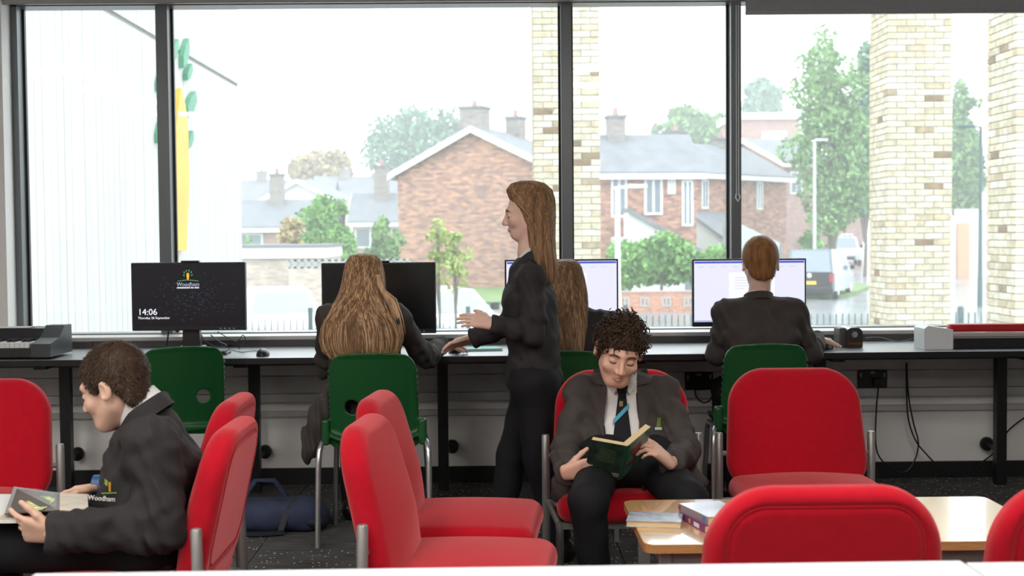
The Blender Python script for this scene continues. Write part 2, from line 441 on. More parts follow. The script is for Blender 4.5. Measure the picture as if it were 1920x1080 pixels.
# ceiling lamps (seen mirrored in the glass)
M_lamp = mat('lamp_diffuser', (0.9, 0.9, 0.9), 0.5, emit=(1.0, 0.96, 0.90), estr=LAMP)
def lamp(x, y):
    t = thing('ceiling_light_offscreen', 'square white ceiling panel light, one of the even grid', 'ceiling light', (x, y, ZC - 0.022), 0, 'ceiling panel lights')
    fr_ = MB()
    for (a, b) in (((-0.31, -0.31, 0), (0.31, -0.29, 0.02)), ((-0.31, 0.29, 0), (0.31, 0.31, 0.02)), ((-0.31, -0.29, 0), (-0.29, 0.29, 0.02)), ((0.29, -0.29, 0), (0.31, 0.29, 0.02))): fr_.box(a, b)
    fr_.build('frame', M_white, t)
    MB().box((-0.29, -0.29, 0.004), (0.29, 0.29, 0.018)).build('diffuser', M_lamp, t)
for x in (-3.8, -1.4, 1.0):
    for y in (2.7, 1.35, 0.0, -1.4): lamp(x, y)
# ------------------------------------------------------------------ outdoors
ZS = -1.34
def brickmat(name, c1, c2, mortar, scale=1.0, bw=0.225, bh=0.075):
    m = bpy.data.materials.new(name); m.use_nodes = True; nt = m.node_tree; N = nt.nodes; L = nt.links
    b = N['Principled BSDF']; b.inputs['Roughness'].default_value = 0.9
    tc = N.new('ShaderNodeTexCoord'); g = N.new('ShaderNodeSeparateXYZ'); L.new(tc.outputs['Object'], g.inputs[0])
    ad = N.new('ShaderNodeMath'); ad.operation = 'ADD'; L.new(g.outputs[0], ad.inputs[0]); L.new(g.outputs[1], ad.inputs[1])
    cb = N.new('ShaderNodeCombineXYZ'); L.new(ad.outputs[0], cb.inputs[0]); L.new(g.outputs[2], cb.inputs[1])
    br = N.new('ShaderNodeTexBrick'); br.inputs['Scale'].default_value = scale; br.inputs['Brick Width'].default_value = bw; br.inputs['Row Height'].default_value = bh
    br.inputs['Mortar Size'].default_value = 0.008; br.inputs['Color1'].default_value = (*c1, 1); br.inputs['Color2'].default_value = (*c2, 1); br.inputs['Mortar'].default_value = (*mortar, 1)
    L.new(cb.outputs[0], br.inputs['Vector'])
    n = N.new('ShaderNodeTexNoise'); n.inputs['Scale'].default_value = 2.2; n.inputs['Detail'].default_value = 8; n.inputs['Roughness'].default_value = 0.75; mpn = N.new('ShaderNodeMapping'); mpn.inputs['Scale'].default_value = (1, 1, 3.5); L.new(tc.outputs['Object'], mpn.inputs[0]); L.new(mpn.outputs[0], n.inputs['Vector'])
    r = N.new('ShaderNodeMapRange'); r.inputs[1].default_value = 0.3; r.inputs[2].default_value = 0.7; r.inputs[3].default_value = 0.62; r.inputs[4].default_value = 1.38; L.new(n.outputs[0], r.inputs[0])
    mx = N.new('ShaderNodeVectorMath'); mx.operation = 'SCALE'; L.new(br.outputs[0], mx.inputs[0]); L.new(r.outputs[0], mx.inputs['Scale'])
    L.new(mx.outputs[0], b.inputs['Base Color'])
    return m
M_redbrick = brickmat('red_house_brick', (0.50, 0.25, 0.16), (0.20, 0.105, 0.095), (0.34, 0.24, 0.20), 1.0, 0.34, 0.11)
M_chim = brickmat('chimney_brick', (0.27, 0.23, 0.21), (0.20, 0.18, 0.17), (0.3, 0.28, 0.26))
M_pinkbrick = brickmat('pink_house_brick', (0.42, 0.24, 0.20), (0.34, 0.18, 0.15), (0.42, 0.36, 0.33))
M_beige = brickmat('beige_garden_brick', (0.50, 0.42, 0.35), (0.42, 0.33, 0.27), (0.48, 0.44, 0.4))
M_slate = mat('roof_tiles_grey', (0.17, 0.175, 0.19), 0.8, var=0.15, vscale=1.5, bump=0.2, bscale=6)
M_fascia = mat('fascia_white', (0.72, 0.73, 0.74), 0.5)
M_render_w = mat('white_render', (0.62, 0.62, 0.62), 0.8, var=0.04, vscale=0.8)
M_hpane = mat('house_window_glass', (0.12, 0.15, 0.18), 0.08, spec=0.6)
M_asph = mat('wet_asphalt', (0.20, 0.21, 0.22), 0.22, var=0.3, vscale=0.35, bump=0.05, bscale=8)
M_pave = mat('pavement_slabs', (0.42, 0.41, 0.40), 0.4, var=0.1, vscale=0.8)
M_grass = mat('lawn_grass', (0.13, 0.21, 0.06), 0.9, var=0.25, vscale=2.0, bump=0.4, bscale=20)
struct(MB().box((-90, 7.4, ZS - 0.3), (90, 260, ZS)).build('ground', M_asph), 'wet grey asphalt of the street outside', 'street')
struct(MB().box((-20, 7.4, ZS - 0.02), (9.0, 24.0, ZS + 0.06)).build('pavement', M_pave), 'pale paved apron outside the window', 'pavement')
lawn = MB().add([tuple(PZ(x, y, ZS + 0.12)) for (x, y) in ((1180, 556), (1500, 556), (1560, 520), (1180, 520))], [(0, 1, 2, 3)])
pts = [(9.0, 56), (20, 56), (22, 95), (8.0, 95)]
struct(MB().prism([(5.0, 50.5), (14.2, 53.5), (17.5, 62), (19.5, 88), (-30, 100), (-30, 50.5)], ZS, ZS + 0.12, 'z').build('lawn', M_grass), 'green lawn in front of the houses', 'lawn')

# cream brick columns, brick by brick
def colbrick_mat():
    m = bpy.data.materials.new('cream_brick'); m.use_nodes = True; nt = m.node_tree; N = nt.nodes; L = nt.links
    b = N['Principled BSDF']; b.inputs['Roughness'].default_value = 0.9
    oi = N.new('ShaderNodeObjectInfo'); cr = N.new('ShaderNodeValToRGB'); L.new(oi.outputs['Random'], cr.inputs[0])
    e = cr.color_ramp.elements; e[0].position = 0; e[0].color = (0.20, 0.14, 0.085, 1); e[1].position = 1; e[1].color = (0.63, 0.60, 0.50, 1)
    for p, c in ((0.05, (0.24, 0.17, 0.10)), (0.09, (0.48, 0.40, 0.27)), (0.3, (0.54, 0.48, 0.35)), (0.7, (0.58, 0.53, 0.41))):
        q = e.new(p); q.color = (*c, 1)
    tc = N.new('ShaderNodeTexCoord')
    ad = N.new('ShaderNodeVectorMath'); ad.operation = 'ADD'; L.new(tc.outputs['Object'], ad.inputs[0])
    sc = N.new('ShaderNodeVectorMath'); sc.operation = 'SCALE'; sc.inputs['Scale'].default_value = 37.0
    cb = N.new('ShaderNodeCombineXYZ'); L.new(oi.outputs['Random'], cb.inputs[0]); L.new(cb.outputs[0], sc.inputs[0]); L.new(sc.outputs[0], ad.inputs[1])
    n = N.new('ShaderNodeTexNoise'); n.inputs['Scale'].default_value = 9; n.inputs['Detail'].default_value = 5; L.new(ad.outputs[0], n.inputs['Vector'])
    r = N.new('ShaderNodeMapRange'); r.inputs[1].default_value = 0.35; r.inputs[2].default_value = 0.65; r.inputs[3].default_value = 0.72; r.inputs[4].default_value = 1.15; L.new(n.outputs[0], r.inputs[0])
    mx = N.new('ShaderNodeVectorMath'); mx.operation = 'SCALE'; L.new(cr.outputs[0], mx.inputs[0]); L.new(r.outputs[0], mx.inputs['Scale']); L.new(mx.outputs[0], b.inputs['Base Color'])
    return m
M_cbrick = colbrick_mat(); M_mortar = mat('pale_mortar', (0.36, 0.34, 0.30), 0.95, bump=0.1, bscale=80)
BL, BH, BD, J = 0.215, 0.065, 0.1025, 0.010
proto_x = MB().box((0, 0, 0), (BL, BD, BH), 0.004).build('brick_x', M_cbrick); proto_y = MB().box((0, 0, 0), (BD, BL, BH), 0.004).build('brick_y', M_cbrick)
MEX, MEY = proto_x.data, proto_y.data; bpy.data.objects.remove(proto_x); bpy.data.objects.remove(proto_y)
MEX.name = MEY.name = 'brick'
def brick_column(px_left, Y, label, vis_side):
    CW = 3 * (BL + J) + BD
    x = PY(px_left, 400, Y).x
    t = thing('brick_column', label, 'column', (x, Y, ZS), 0, 'cream brick columns outside')
    MB().box((0.012, 0.012, 0), (CW - 0.012, CW - 0.012, 6.6)).build('mortar_core', M_mortar, t)
    rest = MB(); parts = []
    zlo = PY(px_left, 615, Y).z - ZS; zhi = PY(px_left, 0, Y).z - ZS
    z = 0.0; k = 0
    while z < 6.55:
        row = []
        if k % 2 == 0:
            row += [('x', i * (BL + J), 0.0) for i in range(3)] + [('y', CW - BD, 0.0)]
            row += [('y', 0.0, BD + J + i * (BL + J)) for i in range(3)] 
            row += [('y', CW - BD, BL + J + i * (BL + J)) for i in range(2)] + [('x', BD + J + i * (BL + J), CW - BD) for i in range(3)]
        else:
            row += [('x', BD + J + i * (BL + J), 0.0) for i in range(3)]
            row += [('y', 0.0, i * (BL + J)) for i in range(3)] + [('x', 0.0, CW - BD)]
            row += [('y', CW - BD, BD + J + i * (BL + J)) for i in range(3)] + [('x', BL + J + i * (BL + J), CW - BD) for i in range(2)]
        for (d, bx_, by_) in row:
            front = by_ == 0.0; left = bx_ == 0.0
            vis = zlo - 0.1 < z < zhi + 0.1 and (front or (left and vis_side))
            if vis: parts.append((not front, by_, d, bx_, by_, z))
            else: rest.box((bx_, by_, z), (bx_ + (BL if d == 'x' else BD), by_ + (BD if d == 'x' else BL), z + BH))
        z += BH + J; k += 1
    parts.sort(key=lambda p: (p[0], p[1]))
    for i, (_, _, d, bx_, by_, z) in enumerate(parts):
        if i < 298:
            o = bpy.data.objects.new('brick', MEX if d == 'x' else MEY); link(o, t)
            o.location = (bx_, by_ + RNG.uniform(-0.002, 0.002), z)
        else: rest.box((bx_, by_, z), (bx_ + (BL if d == 'x' else BD), by_ + (BD if d == 'x' else BL), z + BH))
    tag(rest.build('brickwork', M_cbrick, t, fixn=False), kind='stuff')
brick_column(1002, 15.7, 'cream brick column standing directly behind a window mullion', False)
brick_column(1664, 16.0, 'cream brick column beside the parked grey van', True)
brick_column(1904, 13.0, 'cream brick column closest to the window, next to the tall green street lamp', True)

# white boarded wing with the school emblem
M_board = mat('white_boards', (0.45, 0.455, 0.435), 0.7, var=0.03, vscale=2, rnd=0.05)
XW = -4.0
wing = thing('building_wing', 'white vertically boarded wing of the school building', 'building', (XW, 7.5, ZS))
MB().box((-3.0, 0, 0), (-0.03, 13.6, 8.5)).build('wall', mat('wing_backing', (0.25, 0.25, 0.24), 0.9), wing)
bo = None
for tier, (z0, z1) in enumerate(((0.0, 4.97), (5.03, 8.5))):
    proto = None
    for i in range(68):
        y = i * 0.2 + 0.005
        if proto is None: proto = MB().box((-0.03, 0, z0), (0.0, 0.187, z1)).build('board', M_board, wing); proto.location = (0, y, 0)
        else:
            o = proto.copy(); link(o, wing); o.location = (RNG.uniform(-0.002, 0.002), y, 0)
M_eor = mat('emblem_orange', (0.80, 0.36, 0.03), 0.5, var=0.15, vscale=2); M_egr = mat('emblem_green', (0.04, 0.22, 0.12), 0.5)
em = thing('wall_emblem', 'raised tree emblem with orange trunk and green leaves on the white boards', 'emblem', (XW, 16.0, ZS))
def emb(pxs, m, nm):
    pts = [PX(x, y, XW + 0.02) for (x, y) in pxs]
    MB().prism([(p.y - 16.0, p.z - ZS) for p in pts], 0.005, 0.07, 'x').build(nm, m, em)
emb([(322, 470), (343, 470), (346, 400), (348, 330), (346, 250), (341, 200), (333, 165), (326, 210), (320, 300), (318, 400)], M_eor, 'trunk')
emb([(316, 300), (324, 240), (322, 200), (312, 180), (316, 240)], M_eor, 'trunk')
for (x, y, dx, dy) in ((343, 100, 6, 28), (350, 135, 5, 16), (354, 195, 9, 24), (352, 262, 5, 17), (298, 150, 5, 22), (297, 245, 5, 24), (322, 95, 7, 22), (307, 190, 5, 18)):
    emb([(x - dx * .9, y + dy), (x + dx * .2, y + dy * .7), (x + dx, y - dy * .2), (x + dx * .7, y - dy), (x - dx * .3, y - dy * .5), (x - dx, y + dy * .2)], M_egr, 'leaf')

# houses
def house(name, label, base, rz, W, Ln, eave, ridge, wallm, chim=(), wins=(), over=0.35):
    t = thing(name, label, 'house', base, rz)
    h = W / 2
    MB().prism([(-h, 0), (h, 0), (h, eave), (0, ridge - 0.12), (-h, eave)], 0, Ln, 'y').build('wall', wallm, t)
    sl = (ridge - eave) / h
    for s in (-1, 1):
        ex = s * (h + over); ez = eave - sl * over
        MB().prism([(0, ridge), (ex, ez), (ex, ez + 0.14), (0, ridge + 0.14)], -over, Ln + over, 'y').build('roof_slope', M_slate, t)
        MB().prism([(0, ridge - 0.16), (ex, ez - 0.16), (ex, ez + 0.16), (0, ridge + 0.16)], -over - 0.05, -over, 'y').build('bargeboard', M_fascia, t)
        MB().box((min(ex, ex + s * 0.06), -over, ez - 0.18), (max(ex, ex + s * 0.06), Ln + over, ez + 0.06)).build('gutter_board', M_fascia, t)
    for (cx, cy, cw, ctop) in chim:
        c = MB().box((cx - cw / 2, cy - cw / 2, eave), (cx + cw / 2, cy + cw / 2, ctop)).build('chimney', M_chim, t)
        MB().box((cx - cw / 2 - 0.06, cy - cw / 2 - 0.06, ctop - 0.12), (cx + cw / 2 + 0.06, cy + cw / 2 + 0.06, ctop)).build('chimney_cap', M_slate, c)
        MB().lathe([(0.14, ctop), (0.12, ctop + 0.35)], (cx, cy, 0), 10).build('chimney_pot', M_pinkbrick, c)
    for (side, u, z, ww, wh) in wins:
        # side: 'f' gable face, 'r' +x side, 'l' -x side
        if side == 'f': lo, hi = (u - ww / 2, -0.06, z), (u + ww / 2, 0.02, z + wh); gl = ((u - ww / 2 + .1, -0.07, z + .1), (u - .05, -0.05, z + wh - .1)), ((u + .05, -0.07, z + .1), (u + ww / 2 - .1, -0.05, z + wh - .1))
        elif side == 'r': lo, hi = (h - 0.02, u - ww / 2, z), (h + 0.06, u + ww / 2, z + wh); gl = ((h + .05, u - ww / 2 + .1, z + .1), (h + .07, u - .05, z + wh - .1)), ((h + .05, u + .05, z + .1), (h + .07, u + ww / 2 - .1, z + wh - .1))
        else: lo, hi = (-h - 0.06, u - ww / 2, z), (-h + 0.02, u + ww / 2, z + wh); gl = ((-h - .07, u - ww / 2 + .1, z + .1), (-h - .05, u - .05, z + wh - .1)), ((-h - .07, u + .05, z + .1), (-h - .05, u + ww / 2 - .1, z + wh - .1))
        f = MB().box(lo, hi).build('window', M_fascia, t)
        for (a, b) in gl: MB().box(a, b).build('pane', M_hpane, f)
    return t
def base(px, Y, dz=0.0):
    p = PY(px, 440, Y); return (p.x, Y, ZS + dz)
def hz(y, px, Y): return PY(px, y, Y).z - ZS
house('brick_house', 'large red brick house with plain windowless gable end and white bargeboards', base(890, 65), math.radians(-24), 8.4, 5, hz(322, 740, 65), hz(246, 890, 66),
      M_redbrick, chim=((-0.5, 1.2, 1.15, hz(203, 862, 67)), (0.3, 4.5, 0.8, hz(222, 995, 70))))
e2 = hz(325, 1190, 60)
house('brick_house', 'red brick house with broad grey roof slope and slim upper windows', base(1100, 60.6), math.radians(-86), 6.0, 4.4, e2, hz(262, 1140, 62), M_redbrick,
      chim=((0.3, 1.3, 0.8, hz(226, 1140, 63)),), wins=(('r', 1.0, e2 - 2.0, .7, 1.8), ('r', 2.5, e2 - 1.9, .8, 1.6), ('r', 3.3, e2 - 1.0, .35, .7), ('r', 4.0, e2 - 2.4, .5, 2.0), ('r', 1.1, 0.6, .9, 1.9)))
e3 = hz(318, 1290, 66)
h3 = house('brick_house', 'red brick house with long grey roof beside the mullion and lean-to porch', base(1206, 69.5), math.radians(-42), 6.0, 9.5, e3, hz(263, 1160, 68), M_redbrick,
      chim=((0, 3.0, 0.9, hz(242, 1225, 70)), (0, 7.5, 0.8, hz(255, 1293, 73))), wins=(('r', 1.2, e3 - 1.9, .6, 1.5), ('r', 4.2, e3 - 1.9, .6, 1.5), ('r', 1.2, 0.7, 1.0, 1.9), ('r', 4.0, 0.9, 1.7, 1.5), ('r', 6.6, e3 - 1.9, .6, 1.5)))
MB().prism([(3.2, 0), (5.2, 0), (5.2, 2.2), (3.2, 3.6)], -0.2, 2.4, 'y').build('porch', M_render_w, h3)
MB().prism([(3.1, 3.6), (5.5, 2.05), (5.5, 2.2), (3.1, 3.75)], -0.4, 2.6, 'y').build('porch_roof', M_slate, h3)
p2 = thing('porch', 'white lean-to porch with grey sloping roof in front of the brick houses', 'porch', base(1215, 54.5))
MB().prism([(-0.8, 0), (2.0, 0), (2.0, 1.9), (-0.8, 3.5)], 0, 2.0, 'y').build('wall', M_render_w, p2)
MB().prism([(-0.8, 3.5), (2.3, 1.72), (2.3, 1.9), (-0.8, 3.7)], -0.2, 2.2, 'y').build('roof_slope', M_slate, p2)
MB().box((1.5, -0.03, 0), (1.9, 0.03, 1.7)).build('door', M_hpane, p2)
# distant houses on the right
e4 = hz(302, 1420, 82)
house('brick_house', 'brown brick house with dark windows behind the red-haired boy', base(1400, 86), math.radians(-60), 7, 4.2, e4, hz(268, 1410, 88), M_pinkbrick, wins=(('r', 1.0, e4 - 2, 1.0, 1.4), ('r', 3.2, e4 - 2, 1.0, 1.4), ('r', 2.2, 0.8, 1.4, 1.4)))
e5 = hz(335, 1450, 96)
house('pale_house', 'pale brown house with pyramid-like grey roof and small windows behind the birch', base(1452, 98), math.radians(-70), 6, 5.6, e5, hz(296, 1450, 100), M_pinkbrick, wins=(('r', 1.0, e5 - 1.6, 0.7, 1.2), ('r', 2.6, e5 - 1.6, 0.7, 1.2), ('r', 4.4, e5 - 1.6, 0.7, 1.2), ('r', 1.2, 0.8, 1.1, 1.3), ('r', 4.2, 0.5, 1.0, 2.0)))
fl = thing('block_of_flats', 'flat-roofed brown block of flats with white window and white roof edge', 'building', base(1395, 112))
zt = hz(224, 1430, 112); wd = PY(1492, 300, 112).x - PY(1388, 300, 112).x
MB().box((-0.6, 0, 0), (wd, 8, zt)).build('wall', M_pinkbrick, fl); MB().box((-0.9, -0.3, zt), (wd + 0.3, 8.3, zt + 0.55)).build('roof_edge', M_fascia, fl)
for (u, z, ww, wh) in ((1.6, zt - 2.6, 2.0, 1.6), (1.6, zt - 5.2, 2.0, 1.3)):
    f = MB().box((u - .1, -0.1, z), (u + ww, 0.05, z + wh)).build('window', M_fascia, fl)
    for k in range(2): MB().box((u + .05 + k * ww / 2, -0.13, z + .5), (u + ww / 2 - .1 + k * ww / 2, -0.09, z + wh - .12)).build('pane', mat('pale_pane', (.45, .5, .55), .1), f)
cp = thing('conservatory', 'glazed garden room with pitched roof behind the hedge', 'conservatory', base(1396, 62))
MB().prism([(-0.5, 0), (1.75, 0), (1.75, 2.1), (-0.5, 3.2)], 0, 3, 'y').build('roof_slope', mat('conservatory_glass', (.45, .5, .5), .15), cp)
for k in range(4): MB().box((-0.4 + k * 0.68, -0.06, 0), (-0.32 + k * 0.68, 0, 2.1)).build('glazing_bar', M_hpane, cp)
# bungalows on the left
def bungalow(px, Y, W, ye, yr, label, chim=(), wallm=None, wins=True):
    e = hz(ye, px, Y); r = hz(yr, px, Y + 2.5)
    return house('bungalow', label, base(px, Y + 3), math.radians(-90), 6, W, e, r, wallm or M_pinkbrick, chim, (('r', W * .25, e - 1.6, 1.8, 1.2), ('r', W * .7, e - 1.6, 1.2, 1.2)) if wins else ())
bungalow(430, 78, 6.6, 425, 379, 'long low bungalow with dark grey roof and white gutter behind the bushes', chim=((0.4, 3.0, .8, hz(325, 510, 80)),))
bungalow(672, 78, 4.0, 414, 366, 'low bungalow half hidden behind the brick gable with tall chimney', chim=((0.5, 1.5, .85, hz(310, 710, 80)),))
bungalow(430, 118, 9.5, 374, 340, 'distant pale terrace with grey roof beyond the bungalows', chim=((0, 3.0, .9, hz(318, 484, 118)),), wallm=M_render_w)
house('white_house', 'small white gabled house between the bungalow roofs', base(560, 104), math.radians(-8), 5.6, 7, hz(374, 560, 104), hz(340, 560, 104), M_render_w)
bungalow(600, 126, 11, 376, 333, 'distant slate roofed terrace beyond the bungalows with small chimneys', chim=((0, 2.5, .9, hz(316, 645, 126)), (0, 5.5, .9, hz(322, 690, 126))), wallm=M_render_w)
# garage, garden walls
ga = thing('garage', 'flat-roofed beige brick garage with deep white fascia', 'garage', (PY(425, 440, 45).x, 45, ZS))
gw = PY(606, 440, 45).x - PY(425, 440, 45).x
MB().box((0, 0, 0), (gw, 5, hz(484, 530, 45))).build('wall', M_beige, ga); MB().box((-0.15, -0.15, hz(484, 530, 45)), (gw + .05, 5.1, hz(464, 530, 45))).build('fascia', M_fascia, ga)
MB().box((-0.2, -0.2, hz(464, 530, 45)), (gw + .1, 5.2, hz(459, 530, 45))).build('roof', M_slate, ga)
gwl = thing('garden_wall', 'beige brick garden wall topped with grey pierced blocks', 'wall', (PY(540, 440, 43.5).x, 43.5, ZS))
L_ = PY(770, 440, 43.5).x - PY(540, 440, 43.5).x
MB().box((0, 0, 0), (L_, 0.25, hz(504, 600, 43.5))).build('brickwork', M_beige, gwl)
nb_ = 18
for k in range(nb_):
    a = k * L_ / nb_; z0 = hz(503, 600, 43.5); z1 = hz(487, 600, 43.5)
    q = MB()
    for (lo, hi) in (((a, .03, z0), (a + L_ / nb_ - .01, .2, z0 + .05)), ((a, .03, z1 - .05), (a + L_ / nb_ - .01, .2, z1)), ((a, .03, z0), (a + .05, .2, z1)), ((a + L_ / nb_ - .06, .03, z0), (a + L_ / nb_ - .01, .2, z1)), ((a + .08, .06, z0 + .1), (a + L_ / nb_ - .1, .16, z1 - .1))): q.box(lo, hi)
    q.build('pierced_block', mat('concrete_block', (.35, .38, .36), .9), gwl)
lw = thing('garden_wall', 'low red brick garden wall with square pierced blocks under the hedge', 'wall', (PY(1120, 440, 45).x, 45, ZS))
L2 = PY(1330, 440, 45).x - PY(1120, 440, 45).x; zt = hz(548, 1230, 45)
MB().box((0, 0, 0), (L2, 0.22, zt)).build('brickwork', brickmat('wall_red_brick', (0.5, 0.2, 0.12), (0.42, 0.17, 0.1), (0.45, 0.38, 0.32)), lw)
MB().box((-.03, -.03, zt), (L2, 0.25, zt + .05)).build('coping', mat('coping_stone', (.4, .36, .33), .9), lw)
for px in (1171, 1208, 1249, 1290):
    x = PY(px, 440, 45).x - lw.location.x
    q = MB()
    for (a, b, c, d) in ((-.16, -.16, .16, -.1), (-.16, .1, .16, .16), (-.16, -.1, -.1, .1), (.1, -.1, .16, .1), (-.03, -.1, .03, .1)): q.box((x + a, -.03, zt - .32 + b), (x + c, .05, zt - .32 + d))
    q.build('pierced_block', mat('concrete_block', (.35, .38, .36), .9), lw)
# vegetation
def leafmat(name, c):
    return mat(name, c, 0.75, var=0.35, vscale=1.2)
def foliage(name, blobs, n, size, m, parent, rng):
    V = []; Fc = []
    tot = sum(b[3] * b[4] * b[5] for b in blobs) ** 1.0
    for (cx, cy, cz, rx, ry, rz) in blobs:
        k = max(20, int(n * (rx * ry * rz) / tot))
        d = rng.normal(size=(k, 3)); d /= np.linalg.norm(d, axis=1)[:, None]
        rr = rng.uniform(0.35, 1.0, k) ** 0.5
        C = np.array([cx, cy, cz]) + d * rr[:, None] * np.array([rx, ry, rz])
        u = rng.normal(size=(k, 3)); u /= np.linalg.norm(u, axis=1)[:, None]
        w_ = np.cross(u, rng.normal(size=(k, 3))); w_ /= np.linalg.norm(w_, axis=1)[:, None]
        s = size * rng.uniform(0.6, 1.3, k)[:, None]
        for q in (C - u * s, C + w_ * s * .6, C + u * s, C - w_ * s * .6): V.append(q)
        nn = sum(len(v) for v in V[:-4]); i = np.arange(k)
        Fc.append(np.stack([nn + i, nn + k + i, nn + 2 * k + i, nn + 3 * k + i], 1))
    V = np.concatenate(V); Fc = np.concatenate(Fc)
    o = mesh_obj(name, V.tolist(), Fc.tolist(), m, parent)
    return tag(o, kind='stuff')
M_bark = mat('bark', (0.16, 0.13, 0.10), 0.9, var=0.2)
def tree(name, label, px, Y, ytop, ybot, wpx, m, n=2600, size=0.3, trunk=True, cat='tree', nb=9, seed=1, yground=None, leafy=1.0):
    rng = np.random.default_rng(seed)
    s = F / Y; zt_, zb_ = hz(ytop, px, Y), hz(ybot, px, Y); R = wpx / s / 2
    t = thing(name, label, cat, (PY(px, 440, Y).x, Y, ZS))
    H_ = zt_ - zb_; blobs = []
    for i in range(nb):
        f = rng.uniform(0.12, 0.9); wid = math.sin(math.pi * min(1, (0.12 + f * 0.85))) ** 0.6
        a = rng.uniform(0, 6.28); q = rng.uniform(0.15, 0.75) * R * wid
        br = R * rng.uniform(0.26, 0.46) * (0.6 + 0.4 * wid)
        blobs.append((math.cos(a) * q, math.sin(a) * q * .8, min(max(zb_ + f * H_, zb_ + br * .6), zt_ - br * .8), br, br, br * rng.uniform(.7, 1.0) if H_ > R else min(br, H_ * .45)))
    blobs.append((R * rng.uniform(-.2, .2), 0, zt_ - H_ * .14, R * .3, R * .3, H_ * .14)); blobs.append((0, 0, zb_ + H_ * .4, R * .7, R * .6, H_ * .34))
    foliage('foliage', blobs, n, size, m, t, rng)
    if trunk:
        tb = MB().tube([(0, 0, 0), (0.03 * R, 0, zb_ * .6 + .3), (-.02 * R, 0, (zb_ + zt_) / 2), (0, 0, zt_ - H_ * .15)], [max(.1, R * .07), max(.08, R * .055), R * .035, .03] if Y > 30 else [.035, .028, .02, .01], 8)
        tb.build('trunk', M_bark, t, True)
        for b in blobs[:6]: MB().tube([(0, 0, max(zb_ * .7, 0.5)), (b[0] * .5, b[1] * .5, (zb_ * .7 + b[2]) / 2 + .2), b[:3]], [R * .035 + .03, R * .025 + .02, .02] if Y > 30 else [.012, .009, .006], 6).build('branch', M_bark, t, True)
    return t
G1 = leafmat('leaf_mid_green', (0.17, 0.30, 0.10)); G2 = leafmat('leaf_blue_green', (0.13, 0.25, 0.13)); G3 = leafmat('leaf_yellow_green', (0.27, 0.36, 0.09)); G4 = leafmat('leaf_autumn', (0.36, 0.27, 0.13)); G5 = leafmat('leaf_lush_green', (0.16, 0.33, 0.08))
tree('tree', 'wide pale green tree rising behind the brick gable', 820, 148, 202, 345, 270, G2, 7500, .33, seed=2, nb=14)
tree('tree', 'autumn tinted tree above the distant grey roofs', 615, 140, 285, 350, 150, G4, 3500, .32, seed=3, nb=10)
tree('tree', 'round green tree behind the long-roofed brick house', 1310, 134, 200, 300, 175, G1, 6000, .28, seed=4)
tree('tree', 'blue green tree behind the block of flats', 1430, 165, 145, 240, 110, G2, 2200, .5, seed=5)
tree('birch_tree', 'tall airy birch with drooping pale green leaves beside the brick column', 1560, 69, 60, 462, 205, G1, 9000, .15, seed=6, nb=26)
tree('birch_tree', 'thin tall birch top reaching above the leafy birch', 1535, 76, 36, 200, 90, G1, 1100, .15, seed=7, nb=12)
tree('tree', 'dense green tree standing close behind the brick column', 1622, 78, 70, 430, 120, G2, 7000, .2, seed=8, nb=14)
tree('tree', 'slim green tree between the two brick columns', 1808, 92, 145, 440, 105, G1, 6500, .2, seed=9, nb=14)
tree('bush', 'large bright green bush in front of the bungalows', 615, 56, 362, 545, 160, G5, 7000, .11, False, 'bush', 12, 10)
tree('bush', 'reddish autumn low bush beside the large bright green bush', 548, 54, 405, 550, 90, G4, 1500, .14, False, 'bush', 8, 11)
tree('bush', 'dark green shrub against the brick gable', 720, 57, 405, 540, 80, G1, 1800, .15, False, 'bush', 8, 12)
tree('bush', 'bright bush beside the birch trunk', 1520, 66, 430, 528, 62, G5, 1500, .15, False, 'bush', 7, 14)
tree('bush', 'small bush beside the wing wall end', 466, 52, 440, 555, 26, G5, 400, .12, False, 'bush', 5, 15)
def sapling(px, Y, yt, yb, label, seed):
    t = tree('sapling', label, px, Y, yt, yb, 74, G3, 170, .06, True, 'tree', 10, seed); return t
sapling(822, 26, 405, 545, 'young tree with sparse yellow green leaves beside the parked car', 21)
sapling(852, 25.6, 430, 560, 'thin young tree stem in front of the brick gable', 22)
hg = thing('hedge', 'thick bright green hedge behind the low brick wall', 'hedge', (PY(1240, 440, 47).x, 47, ZS))
rng = np.random.default_rng(30); bl = []
for k in range(26):
    fx = rng.uniform(-2.0, 2.0); fz = rng.uniform(0.8, 2.0)
    bl.append((fx, rng.uniform(-.5, .5), fz + (0.35 if abs(fx + .3) < .9 else 0) - (.25 if fx > 1.2 else 0), .62, .55, .55))
foliage('foliage', bl, 9000, .11, G5, hg, rng)
MB().tube([(0, 0, 0), (0, 0, 1.6)], .06, 6).build('stem', M_bark, hg)
# street lamps
M_pole = mat('lamp_post_grey', (0.55, 0.57, 0.58), 0.45, metal=0.3); M_gpole = mat('lamp_post_green', (0.06, 0.10, 0.10), 0.5)
def street_lamp(px, Y, yt, arm0, arm1, label, m, r=0.07):
    x = PY(px, 440, Y).x; t = thing('street_lamp', label, 'street lamp', (x, Y, ZS)); H_ = hz(yt, px, Y); s = F / Y
    MB().tube([(0, 0, 0), (0, 0, H_ * .3), (0, 0, H_)], [r * 1.3, r, r * .75], 10).build('pole', m, t, True)
    MB().tube([((arm0 - px) / s, 0, H_ - .02), (0, 0, H_), ((arm1 - px) / s, 0, H_ + .05)], r * .5, 8).build('arm', m, t)
    a = (arm1 - px) / s if abs(arm1 - px) > abs(arm0 - px) else (arm0 - px) / s
    MB().box((a - .28, -.12, H_ - .02), (a + .28, .12, H_ + .09), .03).build('lamp_head', m, t)
street_lamp(1158, 40, 352, 1152, 1196, 'white street post with short arms before the hedge', M_fascia, .09)
street_lamp(1527, 62, 264, 1522, 1540, 'pale street lamp beside the bright bush', M_pole, .08)
